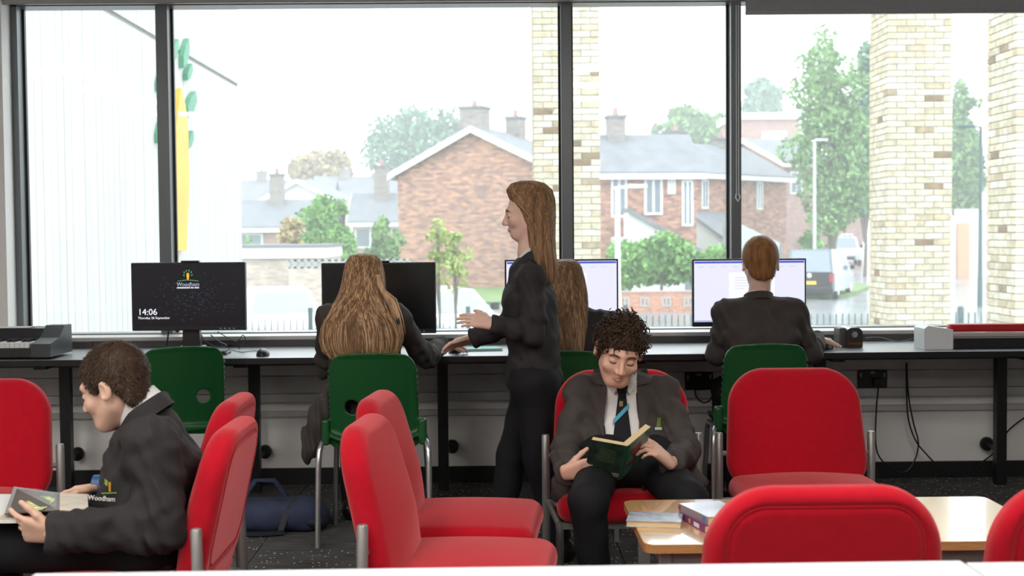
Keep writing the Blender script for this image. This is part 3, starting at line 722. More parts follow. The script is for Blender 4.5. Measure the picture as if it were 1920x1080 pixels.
street_lamp(1838, 46, 238, 1840, 1808, 'tall green street lamp between the brick columns', M_gpole, .07)
# railing along the pavement
rl = thing('railing', 'dark metal railing of thin upright bars along the pavement', 'railing', (0, 22, ZS))
zr_ = hz(598, 520, 22); q = MB()
for k in range(150):
    x = -5.6 + k * 0.105; q.box((x - .009, -.009, 0), (x + .009, .009, zr_))
tag(q.build('bars', M_gpole, rl), kind='stuff')
MB().box((-5.7, -.02, zr_ - .22), (10.2, .02, zr_ - .18)).build('rail', M_gpole, rl); MB().box((-5.7, -.02, .12), (10.2, .02, .16)).build('rail', M_gpole, rl)
for k in range(7): MB().box((-5.7 + k * 2.6, -.035, 0), (-5.63 + k * 2.6, .035, zr_ + .18)).build('post', M_gpole, rl)
# vehicles
M_tyre = mat('tyre_rubber', (.02, .02, .02), .8); M_cglass = mat('car_glass', (.22, .26, .30), .05, spec=.7); M_lightw = mat('headlamp', (.75, .78, .8), .1); M_red = mat('tail_lamp_red', (.35, .02, .02), .2)
def car(name, label, loc, rz, L_, W_, H_, paint, prof, cab, cat='car', rear_plate=False):
    """prof: lower body outline (y along length, z); cab: cabin outline; front faces -y"""
    t = thing(name, label, cat, loc, rz); h = W_ / 2
    bm_ = MB(); n = len(prof)
    # body with rounded sides: three slices each side
    def slab(poly, ws):
        vs_ = []; k = len(ws)
        for (wf, inset) in ws:
            cy = sum(p[0] for p in poly) / len(poly); cz = sum(p[1] for p in poly) / len(poly)
            for p in poly: vs_.append((wf * h, cy + (p[0] - cy) * inset, cz + (p[1] - cz) * inset))
        m_ = len(poly); fs = [tuple(range(m_)), tuple(range((k - 1) * m_ + m_ - 1, (k - 1) * m_ - 1, -1))]
        for i in range(k - 1):
            for j in range(m_): fs.append((i * m_ + j, (i + 1) * m_ + j, (i + 1) * m_ + (j + 1) % m_, i * m_ + (j + 1) % m_))
        return vs_, fs
    bm_.add(*slab(prof, [(-1, .955), (-.93, .99), (-.6, 1), (.6, 1), (.93, .99), (1, .955)])).build('body', paint, t)
    def cabv(sc, wid):
        vs_ = []
        for (y, z, tw) in cab: vs_ += [(-h * tw * wid, y * sc, z), (h * tw * wid, y * sc, z)]
        return vs_
    k = len(cab); vs_ = cabv(1, 1); fs = [(2 * i, 2 * i + 1, 2 * ((i + 1) % k) + 1, 2 * ((i + 1) % k)) for i in range(k)] + [tuple(range(0, 2 * k, 2)), tuple(range(2 * k - 1, 0, -2))]
    MB().add(vs_, fs).build('cabin', paint, t)
    # glass panels: windscreen, rear, sides
    def quad(a, b, off, nm, m, sh=.12):
        P = [Vector(vs_[2 * a]), Vector(vs_[2 * a + 1]), Vector(vs_[2 * b + 1]), Vector(vs_[2 * b])]; c = sum(P, Vector()) / 4
        nn = (P[1] - P[0]).cross(P[3] - P[0]).normalized()
        if nn.y * (c.y) < 0: nn = -nn
        Q = [c + (p - c) * (1 - sh) + nn * off for p in P]; Q2 = [p - nn * .03 for p in Q]
        MB().add(Q + Q2, [(0, 1, 2, 3), (7, 6, 5, 4), (0, 4, 5, 1), (1, 5, 6, 2), (2, 6, 7, 3), (3, 7, 4, 0)]).build(nm, m, t)
    quad(0, 1, .012, 'windscreen', M_cglass); quad(k - 2, k - 1, .012, 'rear_window', M_cglass)
    for s in (0, 1):
        pl = [Vector(vs_[2 * i + s]) for i in range(k)]; c = sum(pl, Vector()) / k; sx = -1 if s == 0 else 1
        Q = [c + (p - c) * .82 + Vector((sx * .012, 0, 0)) for p in pl]; Q2 = [p - Vector((sx * .03, 0, 0)) for p in Q]
        MB().add(Q + Q2, [tuple(range(k)), tuple(range(2 * k - 1, k - 1, -1))] + [(i, i + k, (i + 1) % k + k, (i + 1) % k) for i in range(k)]).build('side_window', M_cglass, t)
    y0 = min(p[0] for p in prof); y1 = max(p[0] for p in prof); wr = .33
    for sx in (-1, 1):
        for yy in (y0 + L_ * .19, y1 - L_ * .2):
            wob_ = MB().lathe([(wr * .6, -.1), (wr, -.09), (wr, .09), (wr * .6, .1)], (sx * (h - .1), yy, wr), 18, 'x').build('wheel', M_tyre, t, True)
            MB().lathe([(.05, -.11), (wr * .6, -.105), (wr * .6, .105), (.05, .11)], (sx * (h - .1), yy, wr), 14, 'x').build('hub_cap', M_pole, wob_)
        zb = max(p[1] for p in prof)
        MB().box((sx * (h - .32) - .16, y0 - .01, zb * .62), (sx * (h - .32) + .16, y0 + .12, zb * .8), .03).build('headlamp', M_lightw, t)
        MB().box((sx * (h - .12) - .08, y1 - .1, zb * .62), (sx * (h - .12) + .08, y1 + .015, zb * .95), .02).build('tail_lamp', M_red, t)
        MB().box((sx * (h + .1) - .09, cab[0][0] + .25, zb + .02), (sx * (h + .1) + .09, cab[0][0] + .42, zb + .2), .03).build('mirror', M_blk, t)
    MB().box((-h * .55, y0 - .02, zb * .36), (h * .55, y0 + .05, zb * .55), .02).build('grille', M_blk, t)
    if rear_plate:
        MB().box((-.27, y1 - .01, zb * .55), (.27, y1 + .03, zb * .55 + .13)).build('number_plate', mat('yellow_plate', (.85, .55, .05), .5), t)
        MB().lathe([(.09, y1 - .02), (.09, y1 + .03)], (0, 0, zb * .88), 16, 'y').build('badge', M_lightw, t)
        MB().box((-h * .97, y1 - .1, zb * .22), (h * .97, y1 + .06, zb * .42), .03).build('bumper', M_blk, t)
        MB().box((-h * .9, y1 - .02, zb * .45), (h * .9, y1 + .012, zb * 1.0)).build('tailgate_panel', M_blk, t)
    return t
P_white = mat('car_paint_white', (.62, .64, .66), .2, coat=.6); P_blue = mat('car_paint_pale_blue', (.50, .56, .64), .2, coat=.6); P_grey = mat('van_paint_grey', (.13, .16, .19), .25, coat=.5)
HP = [(-2.0, .25), (2.0, .25), (2.05, .6), (2.0, .92), (-.9, .95), (-1.9, .78), (-2.05, .55)]
HC = [(-1.0, .92, .93), (-.25, 1.42, .74), (1.2, 1.46, .74), (1.95, .92, .9)]
car('hatchback_car', 'white hatchback car parked facing the window behind the railing', (PY(502, 440, 29).x, 30.5, ZS), math.radians(14), 4.1, 1.76, 1.46, P_white, HP, HC)
car('hatchback_car', 'pale blue hatchback car half hidden behind the walking girl', (PY(822, 440, 28).x, 30, ZS), math.radians(24), 4.1, 1.76, 1.46, P_blue, HP, HC)
VP = [(-2.5, .3), (2.4, .3), (2.45, .7), (2.42, 1.05), (-1.5, 1.08), (-2.3, .95), (-2.5, .7)]
VC = [(-1.75, 1.02, .95), (-.9, 1.88, .84), (2.2, 1.97, .84), (2.4, 1.02, .96)]
car('van', 'dark grey van with yellow rear number plate parked beside brick column', (PY(1566, 440, 52).x, 54.3, ZS), math.radians(180 - 24), 4.9, 1.92, 1.97, P_grey, VP, VC, 'van', True)
SP = [(-2.2, .4), (2.2, .4), (2.25, .8), (2.2, 1.1), (-.9, 1.12), (-2.1, 1.05), (-2.25, .7)]
SC_ = [(-1.0, 1.08, .93), (-.4, 1.78, .78), (2.0, 1.8, .78), (2.2, 1.08, .92)]
car('off_road_car', 'white off-road car facing the window up the street', (PY(1597, 440, 80).x, 82, ZS + .55), math.radians(-10), 4.6, 1.9, 1.85, P_white, SP, SC_)
wv = thing('site_hoarding', 'white boarding beside the road between the brick columns', 'boarding', (PY(1790, 440, 75).x, 75, ZS))
MB().box((0, 0, 0), (2.2, .1, hz(392, 1815, 75))).build('panel', M_fascia, wv); MB().box((0.1, -.3, 0), (0.75, -.02, hz(418, 1800, 75))).build('barrier', mat('orange_board', (.62, .33, .2), .6), wv)
bx_ = thing('bollard', 'dark street bollard beside the green street lamp', 'bollard', (PY(1820, 440, 24).x, 24.5, ZS)); MB().lathe([(.06, 0), (.06, hz(577, 1820, 24.5)), (.04, hz(577, 1820, 24.5) + .03)], (0, 0, 0), 12).build('post', M_gpole, bx_, True)

hzm = bpy.data.materials.new('street_mist'); hzm.use_nodes = True; _n = hzm.node_tree.nodes; _n.remove(_n['Principled BSDF'])
_v = _n.new('ShaderNodeVolumeScatter'); _v.inputs['Color'].default_value = (0.95, 0.98, 1.0, 1); _v.inputs['Density'].default_value = MIST
hzm.node_tree.links.new(_v.outputs[0], _n['Material Output'].inputs['Volume'])
tag(MB().box((-85, 34, ZS - 0.1), (85, 190, 30)).build('mist', hzm), 'thin pale drizzle mist hanging over the street', 'mist', kind='stuff')
# ------------------------------------------------------------------ furniture
def fabric(name, col, bump=0.2, sheen=0.75):
    return mat(name, col, 0.9, spec=0.2, var=0.06, vscale=40, bump=bump, bscale=900, sheen=sheen, stint=(1.0, 0.32, 0.32))
M_redf = fabric('red_wool_fabric', (0.46, 0.002, 0.014)); M_seam = M_redf
def rb2(u, v, hu, hv, r):
    du = np.abs(u) - (hu - r); dv = np.abs(v) - (hv - r)
    return np.hypot(np.maximum(du, 0), np.maximum(dv, 0)) + np.minimum(np.maximum(du, dv), 0) - r
def pad(d2, y, t, rnd):
    a = d2 + rnd; b = np.abs(y) - (t - rnd)
    return np.hypot(np.maximum(a, 0), np.maximum(b, 0)) + np.minimum(np.maximum(a, b), 0) - rnd
def chair_back(P):
    z = P[:, 2]; yc = 0.20 + 0.22 * (z - 0.40)
    wd = 0.270 - 0.026 * np.clip((z - 0.40) / 0.39, 0, 1)
    u = P[:, 0] / wd * 0.25
    d2 = rb2(u, z - 0.545, 0.25, 0.235, 0.135)
    bul = 0.012 * np.exp(-((z - 0.52) / 0.12) ** 2) * np.clip(1 - (P[:, 0] / 0.25) ** 2, 0, 1) + 0.040 * np.clip(1 - (P[:, 0] / 0.275) ** 2, 0, 1) ** .8 * np.clip(1 - ((z - .53) / .262) ** 2, 0, 1) ** .8
    y = P[:, 1] - yc
    t = np.where(y < 0, 0.026 + bul, 0.042)
    d = pad(d2, y, t, np.where(y < 0, .0255, .036)) * 0.85
    zc = np.clip((z - 0.40) / 0.39, 0, 1); s2 = rb2(P[:, 0] / (0.270 - 0.026 * zc) * 0.25, z - 0.571, 0.205, 0.171, 0.075)
    g = np.hypot(s2, y - 0.044) - 0.0085                     # stitched crease round the back panel
    return np.maximum(d, -g)
def chair_seat(P):
    d2 = rb2(P[:, 0], P[:, 1] + 0.015, 0.268, 0.242, 0.07)
    dome = 0.034 * np.clip(1 - (P[:, 0] / 0.28) ** 2, 0, 1) * np.clip(1 - ((P[:, 1] + 0.035) / 0.27) ** 2, 0, 1)
    z = P[:, 2] - 0.338
    return pad(d2, np.where(z > 0, np.maximum(z - dome, 0), z), 0.044, 0.042) * 0.85
def make_red_chair():
    t = thing('red_chair', '', 'chair')
    surf_obj('backrest', [(chair_back, (-0.32, 0.05, 0.27), (0.32, 0.38, 0.82), 0.005)], M_redf, t)
    surf_obj('seat', [(chair_seat, (-0.32, -0.34, 0.28), (0.32, 0.27, 0.44), 0.009)], M_redf, t)
    # stitched panel line on the back side
    pl = []
    for (x, z) in rrect(-0.205, 0.40, 0.205, 0.742, 0.075, 8):
        wd = (0.270 - 0.026 * max(0, min(1, (z - 0.40) / 0.39))) / 0.25
        pl.append((x * wd, 0.20 + 0.22 * (z - 0.40) + 0.0365, z))
    MB().tube(pl + [pl[0]], 0.0028, 6, False).build('seam', M_seam, t, True)
    for sx in (-1, 1):
        q = MB().tube([(sx * 0.292, 0.245, 0.0), (sx * 0.292, 0.235, 0.3), (sx * 0.292, 0.232, 0.535), (sx * 0.292, 0.232, 0.54)], [0.0155, 0.0155, 0.0155, 0.012], 12)
        q.build('rear_leg', M_steel, t, True)
        MB().tube([(sx * 0.26, -0.21, 0.0), (sx * 0.26, -0.20, 0.295)], 0.0145, 12).build('front_leg', M_steel, t, True)
        MB().tube([(sx * 0.26, -0.2, 0.282), (sx * 0.285, 0.238, 0.282)], 0.012, 10).build('side_rail', M_steel, t, True)
        MB().tube([(sx * 0.292, 0.234, 0.46), (sx * 0.22, 0.22, 0.46)], 0.010, 8).build('back_bracket', M_steel, t, True)
    for y in (-0.2, 0.2): MB().box((-0.275, y - 0.012, 0.272), (0.275, y + 0.012, 0.294)).build('cross_rail', M_steel, t)
    return t
red0 = make_red_chair(); red_used = [False]
def red_chair(x, y, rz, label, sc=1.0, group=None):
    o = red0 if not red_used[0] else copy_tree(red0)
    red_used[0] = True
    o.location = (x, y, 0); o.rotation_euler = (0, 0, rz); o.scale = (sc, sc, 1.02 if sc < 1 else 1.0); o['label'] = label
    if 'group' in o: del o['group']
    o['group'] = 'red upholstered reading chairs'
    return o
YR = 4.83
RX = {}
def cx(px, Y, y=750): return PY(px, y, Y).x
red_chair(cx(1165, 5.08), YR, 0, 'red upholstered chair holding the curly-haired boy reading')
red_chair(cx(1489, 5.08), YR, 0, 'empty red upholstered chair behind the coffee table, facing into the room')
red_chair(cx(-38, 4.95), 4.72, 0.0, 'empty red chair facing the profile-view boy, beside a desk leg')
XC = PY(676, 820, 3.73).x + 0.285
red_chair(XC, 3.77, math.pi / 2 - .1, 'empty sideways red chair of the middle pair, the one closest to the white table')
red_chair(XC - 0.02, 4.375, math.pi / 2 - .1, 'empty sideways red chair of the middle pair, the one closest to the window desk')
XL = PY(432, 830, 3.73).x - 0.275
red_chair(XL, 3.77, -math.pi / 2, 'red chair holding the short-haired boy seen in profile')
red_chair(XL - 0.115, 4.375, -math.pi / 2, 'empty red chair beside the short-haired boy in profile')
red_chair(cx(1535, 2.7, 980), 2.66 + 0.27 * 0.95, math.pi, 'red chair with its stitched back to the white table, before the coffee table', 0.95)
red_chair(cx(2070, 2.7, 980), 2.68 + 0.27 * 0.95, math.pi, 'red chair with its stitched back to the white table, next to the table joint', 0.95)

# green plastic school chairs
M_green = mat('green_polypropylene', (0.008, 0.085, 0.022), 0.38, var=0.05, vscale=6, bump=0.06, bscale=500)
def green_shell(P):
    x, y, z = P[:, 0], P[:, 1], P[:, 2]
    wd = 0.19 - 0.012 * np.clip((z - 0.5) / 0.3, 0, 1)
    top = 0.817 - 0.018 * (x / 0.18) ** 2
    d2 = rb2(x / wd * 0.19, z - (0.43 + top) / 2, 0.19, 1.0, 0.045) * 0 + rb2(x / wd * 0.19, z - 0.615 + 0.018 * (x / 0.18) ** 2, 0.19, 0.202, 0.05)
    for sx in (-1, 1):
        d2 = np.maximum(d2, -(np.hypot((x - sx * 0.088), (z - 0.585)) - 0.031))
    yc = 0.17 + 0.20 * (z - 0.45) - 0.045 * (x / 0.19) ** 2 + 0.6 * np.clip(0.47 - z, 0, 1) ** 1.5
    rim = 0.006 * np.clip((np.abs(x) - 0.15) / 0.03, 0, 1) + 0.004 * np.clip((z - 0.79) / 0.02, 0, 1)
    back = np.maximum(d2, np.abs(y - yc) - 0.0065 - rim)
    zs = 0.44 + 0.03 * np.clip((np.abs(x) - 0.1) / 0.1, 0, 1) ** 2 - 0.05 * np.clip((-0.15 - y) / 0.08, 0, 1) ** 2
    ds = rb2(x, y + 0.02, 0.20, 0.205, 0.06)
    seat = np.maximum(ds, np.abs(z - zs) - 0.0075)
    brk = None
    for sx in (-1, 1):
        b = rbox(P, (sx * 0.205, 0.145, 0.475), (0.016, 0.03, 0.055), 0.008)
        brk = b if brk is None else np.minimum(brk, b)
    return smin(smin(back, seat, 0.03), brk, 0.012)
def make_green_chair():
    t = thing('school_chair', '', 'chair')
    surf_obj('shell', [(green_shell, (-0.25, -0.26, 0.36), (0.25, 0.27, 0.84), 0.005)], M_green, t)
    q = MB()
    for sx in (-1, 1):
        for k in range(9):
            z = 0.52 + k * 0.026
            yb = 0.17 + 0.20 * (z - 0.45) - 0.04
            q.add([(sx * 0.168, yb + 0.014, z), (sx * 0.190, yb + 0.004, z + 0.004), (sx * 0.190, yb - 0.008, z + 0.018), (sx * 0.170, yb + 0.004, z + 0.018), (sx * 0.150, yb + 0.012, z + 0.008)], [(0, 1, 2, 3, 4)])
    tag(q.build('ribs', M_green, t), kind='stuff')
    for sx in (-1, 1):
        MB().tube([(sx * 0.205, 0.12, 0.44), (sx * 0.222, 0.165, 0.43), (sx * 0.229, 0.185, 0.40), (sx * 0.232, 0.195, 0.35), (sx * 0.235, 0.235, 0.0)], 0.0125, 10).build('rear_leg', M_chrome, t, True)
        MB().tube([(sx * 0.195, 0.10, 0.425), (sx * 0.197, -0.15, 0.42), (sx * 0.20, -0.185, 0.39), (sx * 0.215, -0.22, 0.0)], 0.0125, 10).build('front_leg', M_chrome, t, True)
    MB().tube([(-0.2, 0.08, 0.424), (0.2, 0.08, 0.424)], 0.011, 8).build('cross_bar', M_blkm, t, True)
    return t
gr0 = make_green_chair(); gr_used = [False]
def green_chair(px, ytop, label, rz=0.0):
    # back of chair towards the room: local +y faces the camera -> rotate by pi
    Y = F * (CAMZ - 0.817) / max(ytop - (440 - 0.0085 * (px - 960)), 1)
    o = gr0 if not gr_used[0] else copy_tree(gr0); gr_used[0] = True
    o.location = (PY(px, ytop, Y).x, Y + 0.245, 0); o.rotation_euler = (0, 0, math.pi + rz); o['label'] = label; o['group'] = 'green plastic school chairs'
    return o
green_chair(308, 650, 'empty green plastic chair facing the lock-screen monitor', 0.35)
green_chair(696, 662, 'green plastic chair under the girl with long loose fair hair', 0.0)
green_chair(1050, 657, 'green plastic chair behind the walking girl', 0.0)
green_chair(1440, 645, 'green plastic chair under the red-haired boy', 0.0)

# long computer desk
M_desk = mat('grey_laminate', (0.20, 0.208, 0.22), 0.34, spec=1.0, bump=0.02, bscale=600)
dk = thing('computer_desk', 'long grey-topped bench desk with black edge and square legs under the window', 'desk', (0, 6.62, 0))
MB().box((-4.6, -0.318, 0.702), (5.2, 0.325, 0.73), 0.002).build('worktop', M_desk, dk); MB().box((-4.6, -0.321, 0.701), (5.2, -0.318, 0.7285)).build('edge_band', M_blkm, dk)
MB().box((-4.5, 0.08, 0.655), (5.1, 0.12, 0.702)).build('under_rail', M_blkm, dk)
disc = [(147, 850), (498, 846), (848, 836), None, None, (1848, 831)]
for k, px in enumerate((125, 478, 831, 1184, 1537, 1875)):
    x = PY(px, 800, 6.78).x
    MB().box((x - 0.026, 0.135, 0.0), (x + 0.026, 0.187, 0.702)).build('leg', M_blkm, dk)
    MB().box((x - 0.03, -0.22, 0.675), (x + 0.03, 0.187, 0.702)).build('leg_arm', M_blkm, dk)
    d = disc[k]
    if d:
        p = PY(d[0], d[1], 6.965)
        wbk = MB().lathe([(0.0, 0.0), (0.026, 0.0), (0.036, 0.012), (0.036, 0.03)], (p.x, 6.925 - 6.62, p.z), 18, 'y').build('wall_fixing', M_blk, dk, True)
        MB().tube([(p.x, 0.31, p.z), ((p.x + x) / 2, 0.24, p.z - 0.008), (x, 0.16, p.z - 0.016)], 0.011, 8).build('fixing_rod', M_blk, dk, True)

for k in range(4):
    x = (PY(125, 800, 6.78).x - 1.0 * (k + 1)) if k < 2 else (PY(1875, 800, 6.78).x + 1.2 * (k - 1))
    MB().box((x - 0.026, 0.135, 0.0), (x + 0.026, 0.187, 0.702)).build('leg', M_blkm, dk)
# monitors
M_scr_off = mat('screen_black', (0.006, 0.006, 0.007), 0.22, spec=0.5); M_bez = mat('monitor_bezel', (0.012, 0.012, 0.013), 0.4)
M_scr_lock = mat('screen_lock', (0.004, 0.004, 0.007), 0.25, emit=(0.25, 0.25, 0.45), estr=0.012)
M_scr_doc = mat('screen_page_lavender', (0.05, 0.05, 0.05), 0.3, emit=(0.72, 0.72, 0.90), estr=1.0)
M_scr_page = mat('screen_page_white', (0.05, 0.05, 0.05), 0.3, emit=(0.84, 0.84, 0.95), estr=1.0); M_scr_bar = mat('screen_blue_bar', (0.02, 0.02, 0.1), 0.3, emit=(0.06, 0.09, 0.55), estr=1.0); M_scr_txt = mat('screen_grey_text', (0.1, 0.1, 0.1), 0.3, emit=(0.45, 0.45, 0.55), estr=1.0)
M_txt = mat('screen_white_text', (0.1, 0.1, 0.1), 0.4, emit=(0.85, 0.87, 0.95), estr=1.0); M_lg = mat('logo_green', (0.02, 0.1, 0.02), 0.4, emit=(0.15, 0.5, 0.15), estr=0.8); M_lo = mat('logo_orange', (0.2, 0.1, 0.0), 0.4, emit=(0.85, 0.42, 0.05), estr=0.9)
R90 = Matrix.Rotation(math.pi / 2, 4, 'X')
def monitor(xl, xr, yt, yb, label, kind, cam_top=False, yaw=0.0):
    Y = 6.63; a = PY(xl, yt, Y); b = PY(xr, yb, Y); W_ = b.x - a.x; H_ = a.z - b.z; cxm = (a.x + b.x) / 2
    t = thing('monitor', label, 'monitor', (cxm, Y, 0.73), yaw)
    zb = b.z - 0.73
    MB().box((-W_ / 2, 0, zb), (W_ / 2, 0.035, zb + H_), 0.005).build('housing', M_bez, t)
    bz, bb = 0.009, 0.024
    sm = {'lock': M_scr_lock, 'off': M_scr_off, 'doc': M_scr_doc}[kind]
    s = MB().box((-W_ / 2 + bz, -0.0015, zb + bb), (W_ / 2 - bz, 0.002, zb + H_ - bz)).build('screen', sm, t)
    MB().prism([(-0.045, 0.02), (0.045, 0.02), (0.038, zb + 0.12), (-0.038, zb + 0.12)], 0.04, 0.075, 'y').build('stand_neck', M_blk, t)
    MB().prism([(-0.10, -0.03), (0.10, -0.03), (0.06, 0.17), (-0.06, 0.17)], 0.0, 0.012, 'z').build('stand_base', M_blk, t)
    MB().add([(-0.10, -0.03, 0.012), (0.10, -0.03, 0.012), (0.06, 0.1, 0.03), (-0.06, 0.1, 0.03), (0.05, 0.14, 0.012), (-0.05, 0.14, 0.012)], [(0, 1, 2, 3), (3, 2, 4, 5), (0, 3, 5), (1, 4, 2)]).build('base_wedge', M_blk, t)
    if cam_top: MB().box((-0.045 + 0.01, -0.002, zb + H_), (0.055, 0.03, zb + H_ + 0.009), 0.003).build('webcam', M_blk, t)
    q = MB()
    for k in range(4): q.box((W_ / 2 - 0.13 + k * 0.022, -0.001, zb + 0.009), (W_ / 2 - 0.122 + k * 0.022, 0.001, zb + 0.012))
    q.build('control_lights', mat('button_light', (.1, .1, .2), .4, emit=(.35, .35, .6), estr=.6), t)
    def SX(u, v): return (-W_ / 2 + u * W_, zb + v * H_)
    if kind == 'lock':
        x, z = SX(0.055, 0.235); text_obj('14:06', 0.044, M_txt, t, Matrix.Translation((x, -0.002, z)) @ R90, 'clock_text')
        x, z = SX(0.055, 0.175); text_obj('Thursday 26 September', 0.0165, M_txt, t, Matrix.Translation((x, -0.002, z)) @ R90, 'date_text')
        x, z = SX(0.50, 0.655); text_obj('Woodham', 0.026, mat('logo_lavender', (.1, .1, .1), .4, emit=(.5, .5, .72), estr=.8), t, Matrix.Translation((x, -0.002, z)) @ R90, 'school_name', align='CENTER')
        x, z = SX(0.50, 0.62); q = MB()
        for k in range(30):                       # blurred line of tiny print: strokes only
            if k in (18, 23): continue
            q.box((x - .056 + k * .0037, -0.003, z), (x - .056 + k * .0037 + .0024, -0.0016, z + .0055 + .0012 * (k % 3)))
        tag(q.build('motto_strokes', M_txt, t), kind='stuff')
        x, z = SX(0.50, 0.73)
        MB().prism([(x - .052, z - .002), (x, z + .004), (x + .052, z - .002), (x + .052, z), (x, z + .007), (x - .052, z)], -0.003, -0.0016, 'y').build('logo_ground', M_lg, t)
        MB().prism([(x - .0025, z + .003), (x + .0015, z + .003), (x + .006, z + .018), (x + .0065, z + .036), (x, z + .041), (x - .0065, z + .036), (x - .0065, z + .02)], -0.003, -0.0016, 'y').build('logo_trunk', M_lo, t)
        for (dx, dz, an) in ((-.02, .028, .5), (-.018, .042, .3), (-.008, .05, .1), (.006, .051, -.2), (.017, .043, -.5), (.02, .029, -.8)):
            c_, s_ = math.cos(an), math.sin(an)
            MB().prism([(x + dx + u * c_ - v * s_, z + dz + u * s_ + v * c_) for (u, v) in ((-.0025, 0), (0, -.006), (.0025, 0), (0, .006))], -0.003, -0.0016, 'y').build('logo_leaf', M_lg, t)
        q = MB(); rr = random.Random(4)
        for k in range(150):
            u = rr.gauss(.55, .17); v = rr.gauss(.48, .16)
            if not (.1 < u < .93 and .06 < v < .93) or (abs(u - .5) < .13 and v > .58): continue
            x, z = SX(u, v); l = rr.uniform(.004, .014); q.box((x, -0.0022, z), (x + l, -0.0016, z + .0022))
        tag(q.build('wallpaper_marks', mat('faint_marks', (.03, .03, .045), .5, emit=(.05, .05, .1), estr=.5), t), kind='stuff')
    if kind == 'doc':
        x0, z1 = SX(0.02, 0.965); x1, z0 = SX(0.98, 0.935)
        MB().box((x0, -0.0025, z0), (x1, -0.0014, z1)).build('title_bar', M_scr_bar, t)
        x0, z1 = SX(0.32, 0.80); x1, z0 = SX(0.72, 0.10)
        MB().box((x0, -0.0022, z0), (x1, -0.0014, z1)).build('page', M_scr_page, t)
        q = MB()
        for k in range(5):
            x, z = SX(0.37, 0.72 - k * 0.04); q.box((x, -0.003, z), (x + .05 + .03 * ((k * 7) % 4), -0.0021, z + .002))
        for k in range(9):
            x, z = SX(0.05 + k * .1, 0.88); q.box((x, -0.003, z), (x + .03, -0.0021, z + .0022))
        tag(q.build('text_lines', M_scr_txt, t), kind='stuff')
        x0, z0 = SX(0.02, 0.07); x1, z1 = SX(0.98, 0.095); MB().box((x0, -0.0022, z0), (x1, -0.0014, z1)).build('task_bar', mat('task_bar', (.05, .05, .1), .3, emit=(.38, .4, .62), estr=1.0), t)
    return t
monitor(244, 462, 493, 619, 'black monitor showing a dark lock screen with clock', 'lock', True, -0.03)
monitor(602, 818, 493, 625, 'switched-off black monitor in front of the fair-haired girl', 'off', True)
monitor(946, 1160, 487, 612, 'monitor with a pale document screen partly behind the walking girl', 'doc')
monitor(1298, 1512, 486, 611, 'monitor with a pale document screen in front of the red-haired boy', 'doc')

# things on the desk
def on_desk(px, py): p = PZ(px, py, 0.73); return p
def keyboard(px, py, label):
    p = on_desk(px, py); t = thing('computer_keyboard', label, 'keyboard', (p.x, p.y, 0.73), 0, 'computer keyboards')
    MB().box((-0.16, -0.06, 0.0), (0.16, 0.06, 0.012), 0.003).build('base', M_blk, t)
    q = MB()
    for r in range(5):
        for c in range(15): q.box((-0.153 + c * 0.0205, -0.053 + r * 0.0215, 0.012), (-0.136 + c * 0.0205, -0.036 + r * 0.0215, 0.018))
    tag(q.build('keys', mat('key_caps', (.03, .03, .032), .35), t), kind='stuff')
    return t
keyboard(368, 664, 'black computer keyboard before the lock-screen monitor')
def mouse(px, py, label):
    p = on_desk(px, py); t = thing('computer_mouse', label, 'mouse', (p.x, p.y, 0.73), 0, 'computer mice')
    surf_obj('shell', [(lambda P: np.maximum(ell(P, (0, 0, 0.004), (0.031, 0.055, 0.032)), -P[:, 2]), (-0.04, -0.07, -0.01), (0.04, 0.07, 0.045), 0.003)], M_blk, t)
    MB().lathe([(0.006, -0.004), (0.008, 0), (0.006, 0.004)], (0, 0.03, 0.029), 10, 'x').build('scroll_wheel', mat('dark_rubber', (.03, .03, .03), .6), t)
    return t
mouse(493, 667, 'black mouse lying beside the lock-screen monitor keyboard'); mouse(853, 661, "black mouse under the fair-haired girl's hand"); ms = mouse(1556, 661, "black mouse under the red-haired boy's hand"); mw = PY(1531, 655, 6.42); ms.location = (mw.x + .062, mw.y + .068, .73); ms.rotation_euler.z = -.6
def cable(name, label, pts, r=0.0035, m=None, cat='cable'):
    # smooth catmull-rom through points
    P = [Vector(p) for p in pts]; out = []
    for i in range(len(P) - 1):
        p0, p1, p2, p3 = P[max(i - 1, 0)], P[i], P[i + 1], P[min(i + 2, len(P) - 1)]
        for k in range(6):
            u = k / 6; out.append(0.5 * ((2 * p1) + (p2 - p0) * u + (2 * p0 - 5 * p1 + 4 * p2 - p3) * u * u + (3 * p1 - p0 - 3 * p2 + p3) * u ** 3))
    out.append(P[-1])
    o = MB().tube([q - P[0] for q in out], r, 6).build(name, m or M_blk, None, True); o.location = P[0]
    return tag(o, label, cat)
d = lambda x, y, Y: PY(x, y, Y)
def dz(x, y, h=0.735): return PZ(x, y, h)
cable('cable', 'mouse cable curling across the desk behind the keyboard', [dz(492, 660), dz(475, 658), dz(450, 660), dz(428, 652), dz(440, 648), dz(420, 646, .75)], .002)
cable('cable', 'thin cable looping out behind the lock-screen monitor', [d(408, 622, 6.75), d(425, 632, 6.74), d(445, 640, 6.72), d(455, 628, 6.70), d(460, 638, 6.70), d(447, 655, 6.68)], .0022)
cable('cable', 'black cable bundle hanging from the lock-screen monitor', [d(375, 622, 6.72), d(385, 640, 6.70), d(405, 650, 6.66), d(425, 648, 6.66), d(410, 640, 6.69), d(395, 628, 6.72)], .0028)
cable('cable', 'short black cable hanging straight down from the lock-screen monitor', [d(316, 618, 6.70), d(315, 630, 6.70), d(313, 648, 6.71)], .004)
